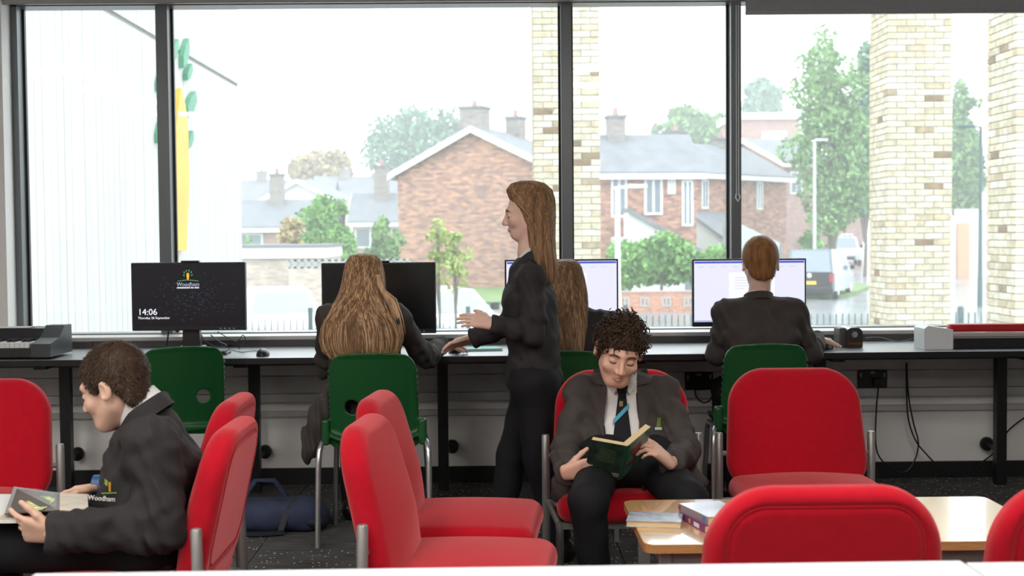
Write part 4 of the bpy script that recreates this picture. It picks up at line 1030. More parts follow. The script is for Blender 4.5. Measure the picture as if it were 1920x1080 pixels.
# teal notebook
p = on_desk(905, 656); nb2 = thing('notebook', 'teal notebook lying on the desk by the walking girl', 'notebook', (p.x, p.y, 0.73), 0.15)
MB().box((-.09, -.07, .0), (.09, .07, .003)).build('back_cover', mat('teal_card', (.05, .33, .30), .5), nb2); MB().box((-.088, -.068, .003), (.088, .068, .009)).build('pages', mat('paper', (.75, .74, .7), .8), nb2); MB().box((-.09, -.07, .009), (.09, .07, .011)).build('front_cover', mat('teal_card', (.05, .33, .30), .5), nb2)
# electric sharpener
p = on_desk(1597, 652); es = thing('pencil_sharpener', 'black electric pencil sharpener on the desk', 'pencil sharpener', (p.x, p.y + .03, 0.73), 0.0)
MB().box((-.055, -.01, 0), (-.02, .11, .098), .008).build('side_case', M_dark, es); MB().prism(rrect(-.03, 0.0, .052, .1, .02, 5, [.006, .03, .03, .006]), -.04, .1, 'y').build('body', mat('sharpener_black', (.03, .028, .028), .25, coat=.5), es)
MB().lathe([(.0, -.046), (.013, -.046), (.016, -.04)], (.012, 0, .066), 16, 'y').build('pencil_hole', M_chrome, es); MB().box((-.022, -.046, .012), (.046, -.04, .03), .004).build('drawer', mat('smoked_brown', (.12, .05, .02), .2), es)
# paper trimmer
p = on_desk(1762, 655); pt = thing('paper_trimmer', 'white, red and black paper trimmer on the desk end', 'paper trimmer', (p.x, p.y, 0.73), 0.0)
MB().prism([(-.075, 0), (.065, 0), (.065, .095), (-.055, .115), (-.075, .10)], 0, .16, 'y').build('end_block', mat('trimmer_white', (.72, .74, .75), .4), pt)
MB().box((.065, .0, 0.0), (.62, .2, .055), .006).build('base', M_blk, pt); MB().box((.065, .06, .078), (.60, .11, .118), .012).build('cutter_rail', mat('trimmer_red', (.5, .015, .02), .35), pt); MB().box((.065, .03, .055), (.61, .14, .076), .005).build('guide_strip', mat('clear_strip', (.55, .42, .42), .2), pt)
# music keyboard
p = PZ(112, 668, .73); mk = thing('music_keyboard', 'black electronic piano keyboard at the desk end', 'piano keyboard', (p.x - .45, 6.33, 0.73), 0.0)
mk.location.x = PY(104, 650, 6.4).x - .45
MB().prism([(0.0, 0.012), (.0, .055), (.12, .07), (.2, .135), (.30, .14), (.31, .012)], -.45, .45, 'x').build('body', mat('keyboard_case', (.018, .018, .02), .35), mk)
MB().prism([(-.012, 0.012), (-.008, .075), (.12, .095), (.21, .15), (.31, .148), (.315, .012)], .36, .452, 'x').build('end_cheek', mat('keyboard_case_grey', (.035, .04, .045), .35), mk)
for k in range(34): MB().box((-.44 + k * .0232, .005, .055), (-.44 + k * .0232 + .0222, .125, .08), .0015).build('white_key', M_white, mk)
for k in range(33):
    if k % 7 in (2, 6): continue
    MB().box((-.44 + k * .0232 + .016, .05, .08), (-.44 + k * .0232 + .029, .125, .092)).build('black_key', M_blk, mk)
MB().add([(.10, .205, .1375), (.28, .205, .1375), (.28, .285, .1412), (.10, .285, .1412)], [(0, 1, 2, 3)]).build('label_panel', mat('panel_pinkish', (.6, .5, .48), .5), mk)
# sockets and cables below the desk
def socket(px0, px1, py0, py1, label, plug):
    a = PY(px0, py0, 6.93); b = PY(px1, py1, 6.93); t = thing('wall_socket', label, 'socket', ((a.x + b.x) / 2, 6.935, (a.z + b.z) / 2)); w2 = (b.x - a.x) / 2; h2 = (a.z - b.z) / 2
    MB().box((-w2, -.012, -h2), (w2, .0, h2), .003).build('plate', M_blk, t)
    for sx in (-1, 1):
        MB().box((sx * w2 * .8 - .006, -.016, h2 * .2), (sx * w2 * .8 + .006, -.012, h2 * .7), .001).build('switch', mat('socket_switch', (.35, .35, .36), .4), t)
    MB().box((-.012, -.014, h2 * .6), (.012, -.012, h2 * .85)).build('indicator', mat('socket_switch', (.35, .35, .36), .4), t)
    if plug: 
        q = MB().box((plug - .024, -.045, -h2 * .75), (plug + .024, -.012, h2 * .15), .005).build('plug', M_blk, t)
    return t
socket(1608, 1663, 694, 727, 'black double wall socket with a plug, beyond the empty red chair', .022); socket(1284, 1337, 698, 730, 'black double wall socket between the boy reading and red-haired boy', .015)
def cab(label, pts, r=.0042): cable('power_cable', label, [PY(x, y, Y) for (x, y, Y) in pts], r)
cab('power cable hanging from the plug down to the skirting', [(1648, 718, 6.89), (1645, 745, 6.88), (1642, 790, 6.88), (1643, 840, 6.88), (1656, 866, 6.88), (1685, 886, 6.88), (1708, 876, 6.88), (1722, 835, 6.88), (1712, 790, 6.88), (1703, 740, 6.88), (1700, 680, 6.88)])
cab('second power cable twisting down to the floor', [(1699, 680, 6.87), (1700, 745, 6.87), (1704, 790, 6.87), (1718, 828, 6.87), (1740, 855, 6.87), (1766, 880, 6.87), (1790, 896, 6.86)])
cab('power cable running behind the desk leg below the paper trimmer', [(1925, 780, 6.97), (1890, 808, 6.97), (1868, 845, 6.97), (1840, 868, 6.97), (1826, 888, 6.96)])
cab('cable loop hanging below the socket by the boy reading', [(1302, 728, 6.89), (1306, 745, 6.88), (1320, 755, 6.88), (1334, 746, 6.88), (1338, 715, 6.89)], .004)
cab('cable lying along the desk behind the sharpener', [(1622, 634, 6.85), (1650, 633, 6.86), (1680, 640, 6.84), (1710, 636, 6.84), (1736, 626, 6.86)], .003)

# coffee table
M_beech = mat('beech_laminate', (0.62, 0.36, 0.15), 0.2, spec=0.8, coat=1.0, var=0.06, vscale=3, stretch=(2, 40, 40)); M_beechE = mat('beech_edge', (0.42, 0.20, 0.07), 0.45, var=0.15, vscale=20, stretch=(1, 8, 8))
TZ = 0.47
fl_, fr_, nl_ = PZ(1172, 941, TZ), PZ(1840, 927, TZ), PZ(1206, 1022, TZ)
tx0 = (fl_.x + nl_.x) / 2; ty1 = (fl_.y + fr_.y) / 2; ty0 = nl_.y
ct = thing('coffee_table', 'low beech table with grey steel frame and books on it', 'table', ((tx0 + fr_.x) / 2, (ty0 + ty1) / 2, 0)); tw = (fr_.x - tx0) / 2; td = (ty1 - ty0) / 2
MB().prism(rrect(-tw, -td, tw, td, .035, 5), TZ - .024, TZ - .001, 'z').build('edge_band', M_beechE, ct); MB().prism(rrect(-tw + .002, -td + .002, tw - .002, td - .002, .034, 5), TZ - .003, TZ, 'z').build('tabletop', M_beech, ct)
for sx in (-1, 1):
    for sy in (-1, 1): MB().box((sx * (tw - .06) - .018, sy * (td - .05) - .018, 0), (sx * (tw - .06) + .018, sy * (td - .05) + .018, TZ - .024), .003).build('leg', M_steel, ct)
for sy in (-1, 1): MB().box((-tw + .06, sy * (td - .05) - .012, TZ - .07), (tw - .06, sy * (td - .05) + .012, TZ - .024)).build('apron_rail', M_steel, ct)
for sx in (-1, 1): MB().box((sx * (tw - .06) - .012, -td + .05, TZ - .07), (sx * (tw - .06) + .012, td - .05, TZ - .024)).build('apron_rail', M_steel, ct)
# books on the table
M_pages = mat('book_pages', (.68, .52, .30), .85, var=.08, vscale=60, stretch=(1, 1, 60))
def book(loc, rz, L_, W_, T_, cover, spine, label, marks=None):
    t = thing('paperback_book', label, 'book', loc, rz, 'paperback books')
    MB().box((-W_ / 2 + .002, -L_ / 2 + .002, .0015), (W_ / 2 - .003, L_ / 2 - .002, T_ - .0015)).build('pages', M_pages, t)
    MB().box((-W_ / 2, -L_ / 2, 0), (W_ / 2, L_ / 2, .0015)).build('back_cover', cover, t); MB().box((-W_ / 2, -L_ / 2, T_ - .0015), (W_ / 2, L_ / 2, T_)).build('front_cover', cover, t)
    sp = MB().box((-W_ / 2 - .001, -L_ / 2, 0), (-W_ / 2 + .001, L_ / 2, T_)).build('spine', spine, t)
    for (y0, y1, m) in (marks or ()): MB().box((-W_ / 2 - .002, y0 * L_, T_ * .2), (-W_ / 2 - .001, y1 * L_, T_ * .8)).build('spine_mark', m, sp)
    return t
M_cov1 = mat('cover_grey_blue', (.30, .34, .42), .18, var=.35, vscale=25); M_cov2 = mat('cover_pale_blue', (.55, .62, .68), .15, var=.2, vscale=10); M_purp = mat('cover_purple', (.22, .03, .17), .3); M_spg = mat('spine_grey', (.30, .25, .25), .4)
c = PZ(1228, 969, TZ + .018); book((c.x, c.y, TZ), math.radians(-101), .155, .125, .018, M_cov1, M_cov1, 'grey-blue paperback lying alone on the coffee table')
a = PZ(1274, 946, TZ + .04); b = PZ(1326, 975, TZ + .04); dv = (b - a); an = math.atan2(dv.y, dv.x)
c = a + dv.normalized() * .1 + Vector((-dv.y, dv.x, 0)).normalized() * .065
book((c.x, c.y, TZ), an + math.pi / 2, .2, .13, .02, M_purp, M_purp, 'purple paperback underneath the pale book on the coffee table', [(-.3, -.1, M_lightw), (.05, .1, mat('spine_gold', (.6, .45, .1), .4))])
book((c.x + .004, c.y + .012, TZ + .02), an + math.pi / 2 + .06, .2, .13, .022, M_cov2, M_spg, 'pale blue paperback with grey spine on top of the purple one', [(.42, .5, M_red), (-.42, -.34, mat('spine_blue', (.05, .2, .5), .4))])

# near white tables
M_wtop = mat('white_table_laminate', (.62, .64, .66), .35, spec=.4)
def white_table(x0, x1, label):
    ye = PZ(960, 1062, .73).y
    t = thing('white_table', label, 'table', ((x0 + x1) / 2, ye - .4, 0), 0.010); h = (x1 - x0) / 2
    MB().box((-h, -.4, .705), (h, .4, .73), .003).build('tabletop', M_wtop, t)
    for sx in (-1, 1):
        for sy in (-1, 1): MB().box((sx * (h - .06) - .02, sy * .34 - .02, 0), (sx * (h - .06) + .02, sy * .34 + .02, .705)).build('leg', M_steel, t)
    for sy in (-1, 1): MB().box((-h + .06, sy * .34 - .012, .65), (h - .06, sy * .34 + .012, .705)).build('apron_rail', M_steel, t)
xs = PZ(1815, 1056, .73).x
white_table(xs - 1.6 - .001, xs - .001, 'long white table in front of the chair with the stitched back'); white_table(xs + .002, xs + 1.4, 'white table beyond the joint, next to the long white table')

# backpack on the floor
M_navy = mat('navy_canvas', (.035, .045, .10), .75, var=.15, vscale=12, bump=.3, bscale=300); M_navy2 = mat('navy_dark_trim', (.012, .014, .03), .7); M_strap = mat('grey_webbing', (.05, .05, .055), .8)
bp_ = PZ(492, 1000, 0.0); bag = thing('backpack', 'navy blue backpack lying flat on the carpet beside green chair leg', 'bag', (bp_.x + .085, bp_.y + .09, 0), .12); bag.scale = (.86, .86, 1.0)
def bagf(P):
    d_ = smin(rbox(P, (-.03, 0, .07), (.20, .14, .062), .055), ell(P, (.12, .0, .065), (.11, .13, .06)), .05)
    return np.maximum(d_ + wob(P, 34, .0035, 2), -P[:, 2] + .001)
surf_obj('body', [(bagf, (-.3, -.2, -.01), (.28, .2, .17), .007)], M_navy, bag)
surf_obj('side_panel', [(lambda P: np.maximum(ell(P, (.15, -.03, .045), (.09, .125, .042)) + wob(P, 50, .002), -P[:, 2] + .001), (.02, -.18, -.01), (.27, .14, .11), .007)], M_navy2, bag)
MB().tube([(-.02, -.155, .01), (.0, -.15, .06), (.03, -.12, .115), (.06, -.05, .137), (.09, -.06, .13), (.05, -.08, .133)], .016, 6, True, .2).build('webbing_strap', M_strap, bag, True)
MB().tube([(-.2, -.16, .012), (-.1, -.175, .012), (0.0, -.16, .012)], .022, 8, True, .5).build('strap', M_navy2, bag, True)
MB().tube([(-.24, .12, .10), (-.16, .2, .19), (-.06, .22, .185), (.0, .2, .12), (.02, .16, .06)], .02, 8, True, .3).build('shoulder_strap', M_navy, bag, True)
# ------------------------------------------------------------------ people
M_skin = mat('skin_fair', (0.68, 0.42, 0.315), 0.5, spec=0.35, var=0.06, vscale=25, bump=0.05, bscale=400, sss=0.12)
M_skin2 = mat('skin_pale', (0.72, 0.48, 0.385), 0.5, spec=0.35, var=0.06, vscale=25, bump=0.05, bscale=400, sss=0.12)
M_lip = mat('lip_pink', (0.47, 0.21, 0.17), 0.45); M_brow = mat('brow_hair', (0.06, 0.035, 0.02), 0.7); M_lash = mat('lash_line', (0.05, 0.025, 0.02), 0.6)
def cloth(name, c, b=0.18): return mat(name, c, 0.8, spec=0.25, var=0.10, vscale=9, bump=b, bscale=700, sheen=0.0)
M_blazer = cloth('grey_brown_blazer', (0.062, 0.052, 0.048)); M_blazerD = cloth('charcoal_blazer', (0.030, 0.027, 0.028)); M_trous = cloth('black_trousers', (0.010, 0.010, 0.012)); M_shirt = cloth('white_shirt', (0.72, 0.69, 0.68), .08)
M_lapel = M_blazer; M_tie = cloth('black_tie', (0.012, 0.012, 0.014), .08); M_tieb = cloth('tie_blue_stripe', (0.10, 0.36, 0.52), .05); M_shoe = mat('black_shoe', (.01, .01, .01), .3)
def hairmat(name, c, c2=None): return mat(name, c, 0.5, spec=0.2, var=0.4, vscale=60, stretch=(1, 1, .15))
def Rm(yaw, pitch, roll=0.0):
    R = Matrix.Rotation(yaw, 3, 'Z') @ Matrix.Rotation(pitch, 3, 'X') @ Matrix.Rotation(roll, 3, 'Y')
    return np.array(R)
def V3(v): return np.array([v[0], v[1], v[2]], float)
def head_local(P):
    d = ell(P, (0, .016, .036), (.074, .093, .082))
    d = smin(d, ell(P, (0, -.030, -.030), (.059, .060, .072)), .035)
    d = smin(d, ell(P, (0, -.052, -.088), (.030, .030, .022)), .030)
    X = np.stack([np.abs(P[:, 0]), P[:, 1], P[:, 2]], 1)
    d = smin(d, cap(X, (.046, .0, -.055), (.022, -.055, -.092), .016, .014), .03)      # jaw
    d = smin(d, cap(X, (.0, -.083, .026), (.040, -.070, .026), .010, .010), .016)      # brow
    d = smin(d, ell(X, (.042, -.060, -.028), (.020, .018, .018)), .02)                 # cheek
    d = smax(d, -ell(X, (.031, -.094, .003), (.017, .013, .010)), .012)                # socket
    d = smin(d, ell(X, (.031, -.073, .001), (.0145, .0125, .0115)), .004)              # lid over the eye
    n = cap(X, (0, -.086, .010), (0, -.106, -.030), .0075, .0105)
    n = smin(n, ell(X, (.0115, -.097, -.035), (.0085, .010, .0075)), .008)
    d = smin(d, n, .010)
    m = smin(cap(X, (0, -.0885, -.0585), (.019, -.080, -.0615), .0058, .003), cap(X, (0, -.0880, -.0685), (.017, -.079, -.0655), .0065, .003), .003)
    d = smin(d, m, .006)
    e = ell(X - np.array([.082, .016, -.006]), (0, 0, 0), (.0095, .0185, .029), np.array(Matrix.Rotation(.45, 3, 'Z')))
    e = smax(e, -ell(X - np.array([.091, .010, -.004]), (0, 0, 0), (.008, .012, .020)), .005)
    d = smin(d, e, .008)
    return d
class Head:
    def __init__(s, c, R, sc=1.0): s.c = V3(c); s.R = R; s.sc = sc
    def loc(s, P): return (P - s.c) @ s.R / s.sc
    def w(s, p): return s.c + s.R @ (np.asarray(p, float) * s.sc)
    def f(s, P): return head_local(s.loc(P)) * s.sc
    def face_y(s, x, z):
        ys = np.linspace(-.14, .0, 400); Q = np.stack([np.full(400, x), ys, np.full(400, z)], 1)
        v = head_local(Q); i = np.argmax(v < 0); return ys[i]
    def line(s, name, pts, r, m, parent, org, off=-.001):
        W_ = [Vector(s.w((x, s.face_y(x, z) + off, z))) - Vector(org) for (x, z) in pts]
        k = len(W_); rs = [r * (.45 + .55 * math.sin(math.pi * (i + .5) / k)) for i in range(k)]
        MB().tube(W_, rs, 6).build(name, m, parent, True)
HL_Y = [-.13, -.075, -.056, -.04, -.028, -.012, .0, .022, .04, .055, .075, .13]
HL_Z = [.072, .062, .046, .014, -.012, -.016, .018, .012, -.030, -.066, -.085, -.092]
def hair_local(P, th=.010, fringe=0.0, hz_=None):
    z0 = np.interp(P[:, 1], HL_Y, HL_Z if hz_ is None else hz_) - fringe * np.clip((-P[:, 1] - .04) / .03, 0, 1)
    d = ell(P, (0, .017, .038), (.076 + th, .095 + th, .084 + th * 1.3))
    d = smin(d, ell(P, (0, .052, -.030), (.056 + th * .6, .044 + th * .6, .062)), .02)
    return smax(d, (z0 - P[:, 2]) * .8, .008)
def hand_caps(wrist, d, n, side, curl, spread=0.10, sc=0.95, thumb=(.55, .75, .25), tcurl=.35):
    d = V3(d); d /= np.linalg.norm(d); n = V3(n); n -= d * (n @ d); n /= np.linalg.norm(n); l = np.cross(n, d) * side
    w_ = V3(wrist); C = []
    ln = [.072, .080, .074, .058]; lo = [.028, .009, -.011, -.029]; rr = [.0088, .0090, .0085, .0075]
    for i in range(4):
        kn = w_ + (d * (.088 - abs(lo[i]) * .18) + l * lo[i]) * sc
        C.append((w_ + l * lo[i] * .55 * sc, kn, .0155 * sc, .0125 * sc, .012))
        p = kn; ang = 0.0; L_ = ln[i]; fd = d + l * spread * lo[i] / .03
        fd = fd / np.linalg.norm(fd)
        cu = curl[i] if isinstance(curl, (list, tuple)) else curl
        for k, fr_ in enumerate((.45, .30, .25)):
            ang += cu * (1.0, 1.15, .7)[k]
            q = p + (fd * math.cos(ang) + n * math.sin(ang)) * L_ * fr_ * sc
            C.append((p, q, (rr[i] - .0008 * k) * sc, (rr[i] - .0008 * (k + 1)) * sc, .0035)); p = q
    tb = w_ + (d * .020 + l * .020) * sc; td = d * thumb[0] + l * thumb[1] + n * thumb[2]; td /= np.linalg.norm(td); p = tb
    for k, (L_, r0, r1) in enumerate(((.042, .0135, .0115), (.032, .0108, .0098), (.026, .0098, .0078))):
        q = p + td * L_ * sc; C.append((p, q, r0 * sc, r1 * sc, .006)); p = q
        td = td + d * tcurl + n * tcurl * .3; td /= np.linalg.norm(td)
    return C
def hand_f(C):
    def f(P):
        out = None
        for (a, b, ra, rb, k) in C:
            e = cap(P, a, b, ra, rb); out = e if out is None else smin(out, e, k)
        return out
    A = np.array([c[0] for c in C] + [c[1] for c in C])
    return f, A.min(0) - .025, A.max(0) + .025
def unionf(fs, k=.02):
    def f(P):
        d = None
        for g in fs:
            e = g(P); d = e if d is None else smin(d, e, k)
        return d
    return f
def bounds(pts, m): A = np.array([tuple(p) for p in pts]); return A.min(0) - m, A.max(0) + m
def rel(P, o): return P + np.asarray(tuple(o))
class Person:
    """joints in world space; parts are children of an Empty at the person's base"""
    def __init__(s, label, base_):
        s.t = thing('person', label, 'person', tuple(base_)); s.o = V3(base_)
    def sobj(s, name, parts, m): return surf_obj(name, parts, m, s.t, s.o)
    def mb(s, mb_, name, m, smooth=True):
        mb_.v = [tuple(V3(v) - s.o) for v in mb_.v]; return mb_.build(name, m, s.t, smooth)
    def skin(s, head, neck_to, hands, core, m=None):
        hd = head; nk0 = hd.w((0, .022, -.045)); nk1 = V3(neck_to)
        f = lambda P: smin(hd.f(P), cap(P, nk0, nk1, .047, .052), .022)
        lo, hi = bounds([hd.c, nk1], .13)
        parts = [(f, lo, hi, .0036)]
        for C in hands:
            g, a, b = hand_f(C); parts.append((g, a, b, .0034))
        parts.append((core[0], core[1], core[2], .014))
        s.sobj('body', parts, m or M_skin)
    def face(s, head, brow=M_brow):
        for sx in (-1, 1):
            head.line('eyebrow', [(sx * .014, .0215), (sx * .024, .0255), (sx * .036, .0255), (sx * .047, .019)], .0034, brow, s.t, s.o)
            head.line('eyelash', [(sx * .019, -.0045), (sx * .026, -.0075), (sx * .034, -.0078), (sx * .043, -.004)], .0021, M_lash, s.t, s.o)
            head.line('nostril', [(sx * .006, -.0405), (sx * .009, -.0405)], .0014, M_lash, s.t, s.o, .001)  # dark tube stands in for the shade inside the nostril
        head.line('upper_lip', [(-.021, -.0625), (-.011, -.0600), (-.003, -.0585), (.003, -.0585), (.011, -.0600), (.021, -.0625)], .0030, M_lip, s.t, s.o, .002)
        head.line('lower_lip', [(-.017, -.066), (-.007, -.0690), (.007, -.0690), (.017, -.066)], .0036, M_lip, s.t, s.o, .0022)
    def strands(s, verts, norms, flow, n, L_, r, m, name='hair_strands', seed=0, lift=.35, curlr=0.0):
        rng = np.random.default_rng(seed); idx = rng.integers(0, len(verts), n); q = MB()
        for i in idx:
            p = verts[i]; nn = norms[i]; fl = flow(p); fl = fl - nn * (fl @ nn); fl = fl / (np.linalg.norm(fl) + 1e-9)
            fl = fl + rng.normal(size=3) * .22; l = L_ * rng.uniform(.6, 1.25)
            sd = np.cross(fl, nn); sd /= np.linalg.norm(sd) + 1e-9
            a = p - nn * .002; b = p + (fl * .55 + nn * lift * .7) * l; c = p + (fl + nn * lift * .6) * l
            w_ = r
            q.v += [tuple(a - sd * w_), tuple(a + sd * w_), tuple(b + sd * w_ * .8), tuple(b - sd * w_ * .8), tuple(c)]; k = len(q.v) - 5
            q.f += [(k, k + 1, k + 2, k + 3), (k + 3, k + 2, k + 4)]
        q.v = [tuple(V3(v) - s.o) for v in q.v]
        return tag(q.build(name, m, s.t, False, None, False), kind='stuff')
    def short_hair(s, head, m, th=.009, n=6000, L_=.016, fringe=0.0, seed=1, lift=.35, hz_=None, curls=0):
        f = lambda P: hair_local(head.loc(P), th, fringe, hz_) * head.sc
        lo, hi = bounds([head.c], .15)
        o = s.sobj('hair', [(f, lo, hi, .005)], m)
        me = o.data; N_ = len(me.vertices); co = np.empty(N_ * 3, np.float32); me.vertices.foreach_get('co', co); no = np.empty(N_ * 3, np.float32); me.vertices.foreach_get('normal', no)
        co = co.reshape(-1, 3).astype(float) + s.o; no = no.reshape(-1, 3).astype(float)
        L = head.loc(co); keep = (np.linalg.norm((L - np.array([0, .017, .03])) / np.array([.078, .097, .088]), axis=1) > 1.0)
        co, no = co[keep], no[keep]
        crown = np.array([0, .055, .11])
        def flow(p):
            l = (p - head.c) @ head.R / head.sc; v = l - crown; v = np.array([v[0], v[1], v[2] * .9]); return head.R @ v
        if n: s.strands(co, no, flow, n, L_, .0011, m, 'hair_strands', seed, lift)
        if curls:
            rng = np.random.default_rng(seed + 9); q = MB()
            for i in rng.integers(0, len(co), curls):
                p = co[i] + no[i] * rng.uniform(-.006, .006); ax = rng.normal(size=3); ax /= np.linalg.norm(ax)
                u = np.cross(ax, no[i]); u /= np.linalg.norm(u) + 1e-9; v = np.cross(ax, u); R_ = rng.uniform(.006, .0115); ph = rng.uniform(0, 6.28); pitch_ = rng.uniform(.002, .005)
                pts = [Vector(p + no[i] * .004 + (u * math.cos(ph + a) + v * math.sin(ph + a)) * R_ * (1 - .06 * a) + ax * pitch_ * a) for a in np.linspace(0, 5.6, 10)]
                q.tube(pts, [.0011] + [.0019] * 8 + [.0006], 4, False)
            q.v = [tuple(V3(v) - s.o) for v in q.v]
            tag(q.build('curls', m, s.t, True, None, False), kind='stuff')
        return o
    def long_hair(s, levels, m, n=1100, a0=-.35, a1=math.pi + .35, seed=3, wave=.006, solid=1.0, emin=.86, clumps=0, m2=None):
        """levels: (z, cx, cy, rx, ry) top to tip; angle 0 = +x, pi/2 = towards camera (-y)"""
        Lv = np.array(levels, float); T = np.linspace(0, 1, len(Lv))
        def at(t): return [np.interp(t, T, Lv[:, k]) for k in range(5)]
        q = MB(); nr, na = 28, 26; ring = []
        for i in range(nr):
            z, cx_, cy_, rx, ry = at(solid * i / (nr - 1)); sh_ = .95 if solid > .99 else .95 - .25 * max(0, i / (nr - 1) - .6)
            for j in range(na):
                a = 2 * math.pi * j / na; q.v.append((cx_ + rx * sh_ * math.cos(a), cy_ - ry * sh_ * math.sin(a), z))
        for i in range(nr - 1):
            for j in range(na): q.f.append((i * na + j, i * na + (j + 1) % na, (i + 1) * na + (j + 1) % na, (i + 1) * na + j))
        q.f.append(tuple(range(na))); q.f.append(tuple((nr - 1) * na + j for j in range(na)))
        s.mb(q, 'hair', m)
        rng = np.random.default_rng(seed); q = MB(); q2 = MB()
        CL = [(rng.uniform(a0, a1), rng.uniform(emin, 1.0), rng.normal() * .16, rng.uniform(0, 6.28)) for _ in range(clumps)]
        for k in range(n):
            a = rng.uniform(a0, a1); t0 = rng.uniform(.0, .10) if rng.uniform() < .8 else rng.uniform(.1, .5); te = rng.uniform(emin, 1.03); dr = rng.normal() * .10; ca = CL[k % clumps] if clumps else None; jr = rng.uniform(.96, 1.05); ph = rng.uniform(0, 6.28); pts = []
            for i in range(11):
                t = t0 + (te - t0) * i / 10; z, cx_, cy_, rx, ry = at(min(t, 1)); aa = a + dr * t + .05 * math.sin(6 * t + ph)
                if ca: aa = (ca[0] + .35 * (a - (a0 + a1) / 2) * .12 + dr * .4 + ca[2] * t) * min(1, t * 2) + a * (1 - min(1, t * 2)) if False else a * (1 - .86 * min(1, t * 1.5)) + (ca[0] + ca[2] * t + .04 * math.sin(7 * t + ca[3])) * .86 * min(1, t * 1.5)
                g = jr + wave * 2 * math.sin(9 * t + ph)
                pts.append(Vector((cx_ + rx * g * math.cos(aa), cy_ - ry * g * math.sin(aa), z - max(0, t - 1) * .2)))
            (q if (k % max(clumps, 7)) % 3 else q2).tube(pts, [.0014] + [.0021] * 8 + [.0014, .0004], 4, False)
        for qq, mm in ((q, m), (q2, m2 or m)):
            qq.v = [tuple(V3(v) - s.o) for v in qq.v]
            tag(qq.build('hair_strands', mm, s.t, True, None, False), kind='stuff')
    def band(s, name, c, R, rx, ry, h, flare, drop, a0, a1, m, th=.004, n=28, rise=0.0):
        """collar strip round the neck; local front = -y. drop lowers it to the front."""
        q = MB(); c = V3(c)
        for i in range(n + 1):
            a = a0 + (a1 - a0) * i / n; fr_ = .5 - .5 * math.sin(a)          # 1 at the front (-y)
            zz = -drop * max(0, -math.sin(a)) ** 1.2 + rise * max(0, math.sin(a))
            for (k, off) in ((1.0, 0), (1.0, th)):
                for (u, zt) in ((0, 0.0), (1, h)):
                    r_ = (1 - flare * u)
                    p = np.array([math.cos(a) * (rx * r_ + off), math.sin(a) * (ry * r_ + off), zz + zt]); q.v.append(tuple(c + R @ p))
        for i in range(n):
            b = i * 4; e = b + 4
            q.f += [(b, e, e + 1, b + 1), (b + 2, b + 3, e + 3, e + 2), (b + 1, e + 1, e + 3, b + 3), (b, b + 2, e + 2, e)]
        q.f += [(0, 1, 3, 2), (n * 4, n * 4 + 2, n * 4 + 3, n * 4 + 1)]
        return s.mb(q, name, m)
def march(f, o, d, L_=.8, n=400):
    o = V3(o); d = V3(d); d /= np.linalg.norm(d); ts = np.linspace(0, L_, n); v = f(o + ts[:, None] * d); i = int(np.argmax(v < 0))
    return o + d * ts[i] if v[i] < 0 else o + d * ts[int(np.argmin(v))]     # grazing ray: nearest point of the surface
def patch(person, name, f, quad, m, nu=6, nv=10, off=.004, th=.003, front=3.5):
    """sheet draped on an implicit body: quad = four photo pixels (tl,tr,br,bl)"""
    q = MB(); (tl, tr_, br, bl) = quad; O = np.array([0, 0, CAMZ])
    for layer in (0, 1):
        for j in range(nv + 1):
            v = j / nv
            for i in range(nu + 1):
                u = i / nu; x = (tl[0] * (1 - u) + tr_[0] * u) * (1 - v) + (bl[0] * (1 - u) + br[0] * u) * v; y = (tl[1] * (1 - u) + tr_[1] * u) * (1 - v) + (bl[1] * (1 - u) + br[1] * u) * v
                dr = V3(ray(x, y)); dr /= np.linalg.norm(dr); h = march(f, O + dr * front, dr, 3.0, 900)
                if h is None: h = V3(PY(x, y, front + 1.3))
                q.v.append(tuple(h - dr * (off + (th if layer else 0))))
    W_ = nu + 1; K = W_ * (nv + 1)
    for j in range(nv):
        for i in range(nu):
            a = j * W_ + i; q.f += [(a, a + 1, a + W_ + 1, a + W_), (K + a, K + a + W_, K + a + W_ + 1, K + a + 1)]
    for j in range(nv):
        a = j * W_; b = a + nu; q.f += [(a, a + W_, K + a + W_, K + a), (b, K + b, K + b + W_, b + W_)]
    for i in range(nu):
        a = i; b = nv * W_ + i; q.f += [(a, K + a, K + a + 1, a + 1), (b, b + 1, K + b + 1, K + b)]
    return person.mb(q, name, m)
def legs_f(hips, knees, ankles, r=(.082, .062, .048), k=.03):
    fs = []
    for h, kn, an in zip(hips, knees, ankles):
        fs.append(lambda P, h=h, kn=kn, an=an: smin(cap(P, h, kn, r[0], r[1]), cap(P, kn, an, r[1] * .97, r[2]), .02))
    return fs
def shoes(person, ankles, dirs):
    for a, d in zip(ankles, dirs):
        d = V3(d); d /= np.linalg.norm(d); a = V3(a); b = a + d * .15; a0 = np.array([a[0], a[1], .045]) - d * .03; b0 = np.array([b[0], b[1], .032])
        f = lambda P, a0=a0, b0=b0, a=a: np.maximum(smin(cap(P, a0, b0, .042, .036), cap(P, a0 + np.array([0, 0, .0]), a + np.array([0, 0, .02]), .04, .036), .02), -P[:, 2] + .002)
        lo, hi = bounds([a0, b0, a], .06); person.sobj('shoe', [(f, lo, hi, .008)], M_shoe)
def core_f(spine, arms, legs, lat=(1, 0, 0)):
    fs = [lambda P: etube(P, spine, [.09] * len(spine), [.06] * len(spine), lat)]
    for (a, b, c) in arms: fs.append(lambda P, a=a, b=b, c=c: smin(cap(P, a, b, .032, .028), cap(P, b, c, .028, .024), .01))
    for (a, b, c) in legs: fs.append(lambda P, a=a, b=b, c=c: smin(cap(P, a, b, .055, .042), cap(P, b, c, .042, .030), .01))
    pts = list(spine) + [q for t in arms + legs for q in t]; lo, hi = bounds(pts, .12)
    return (unionf(fs, .03), lo, hi)
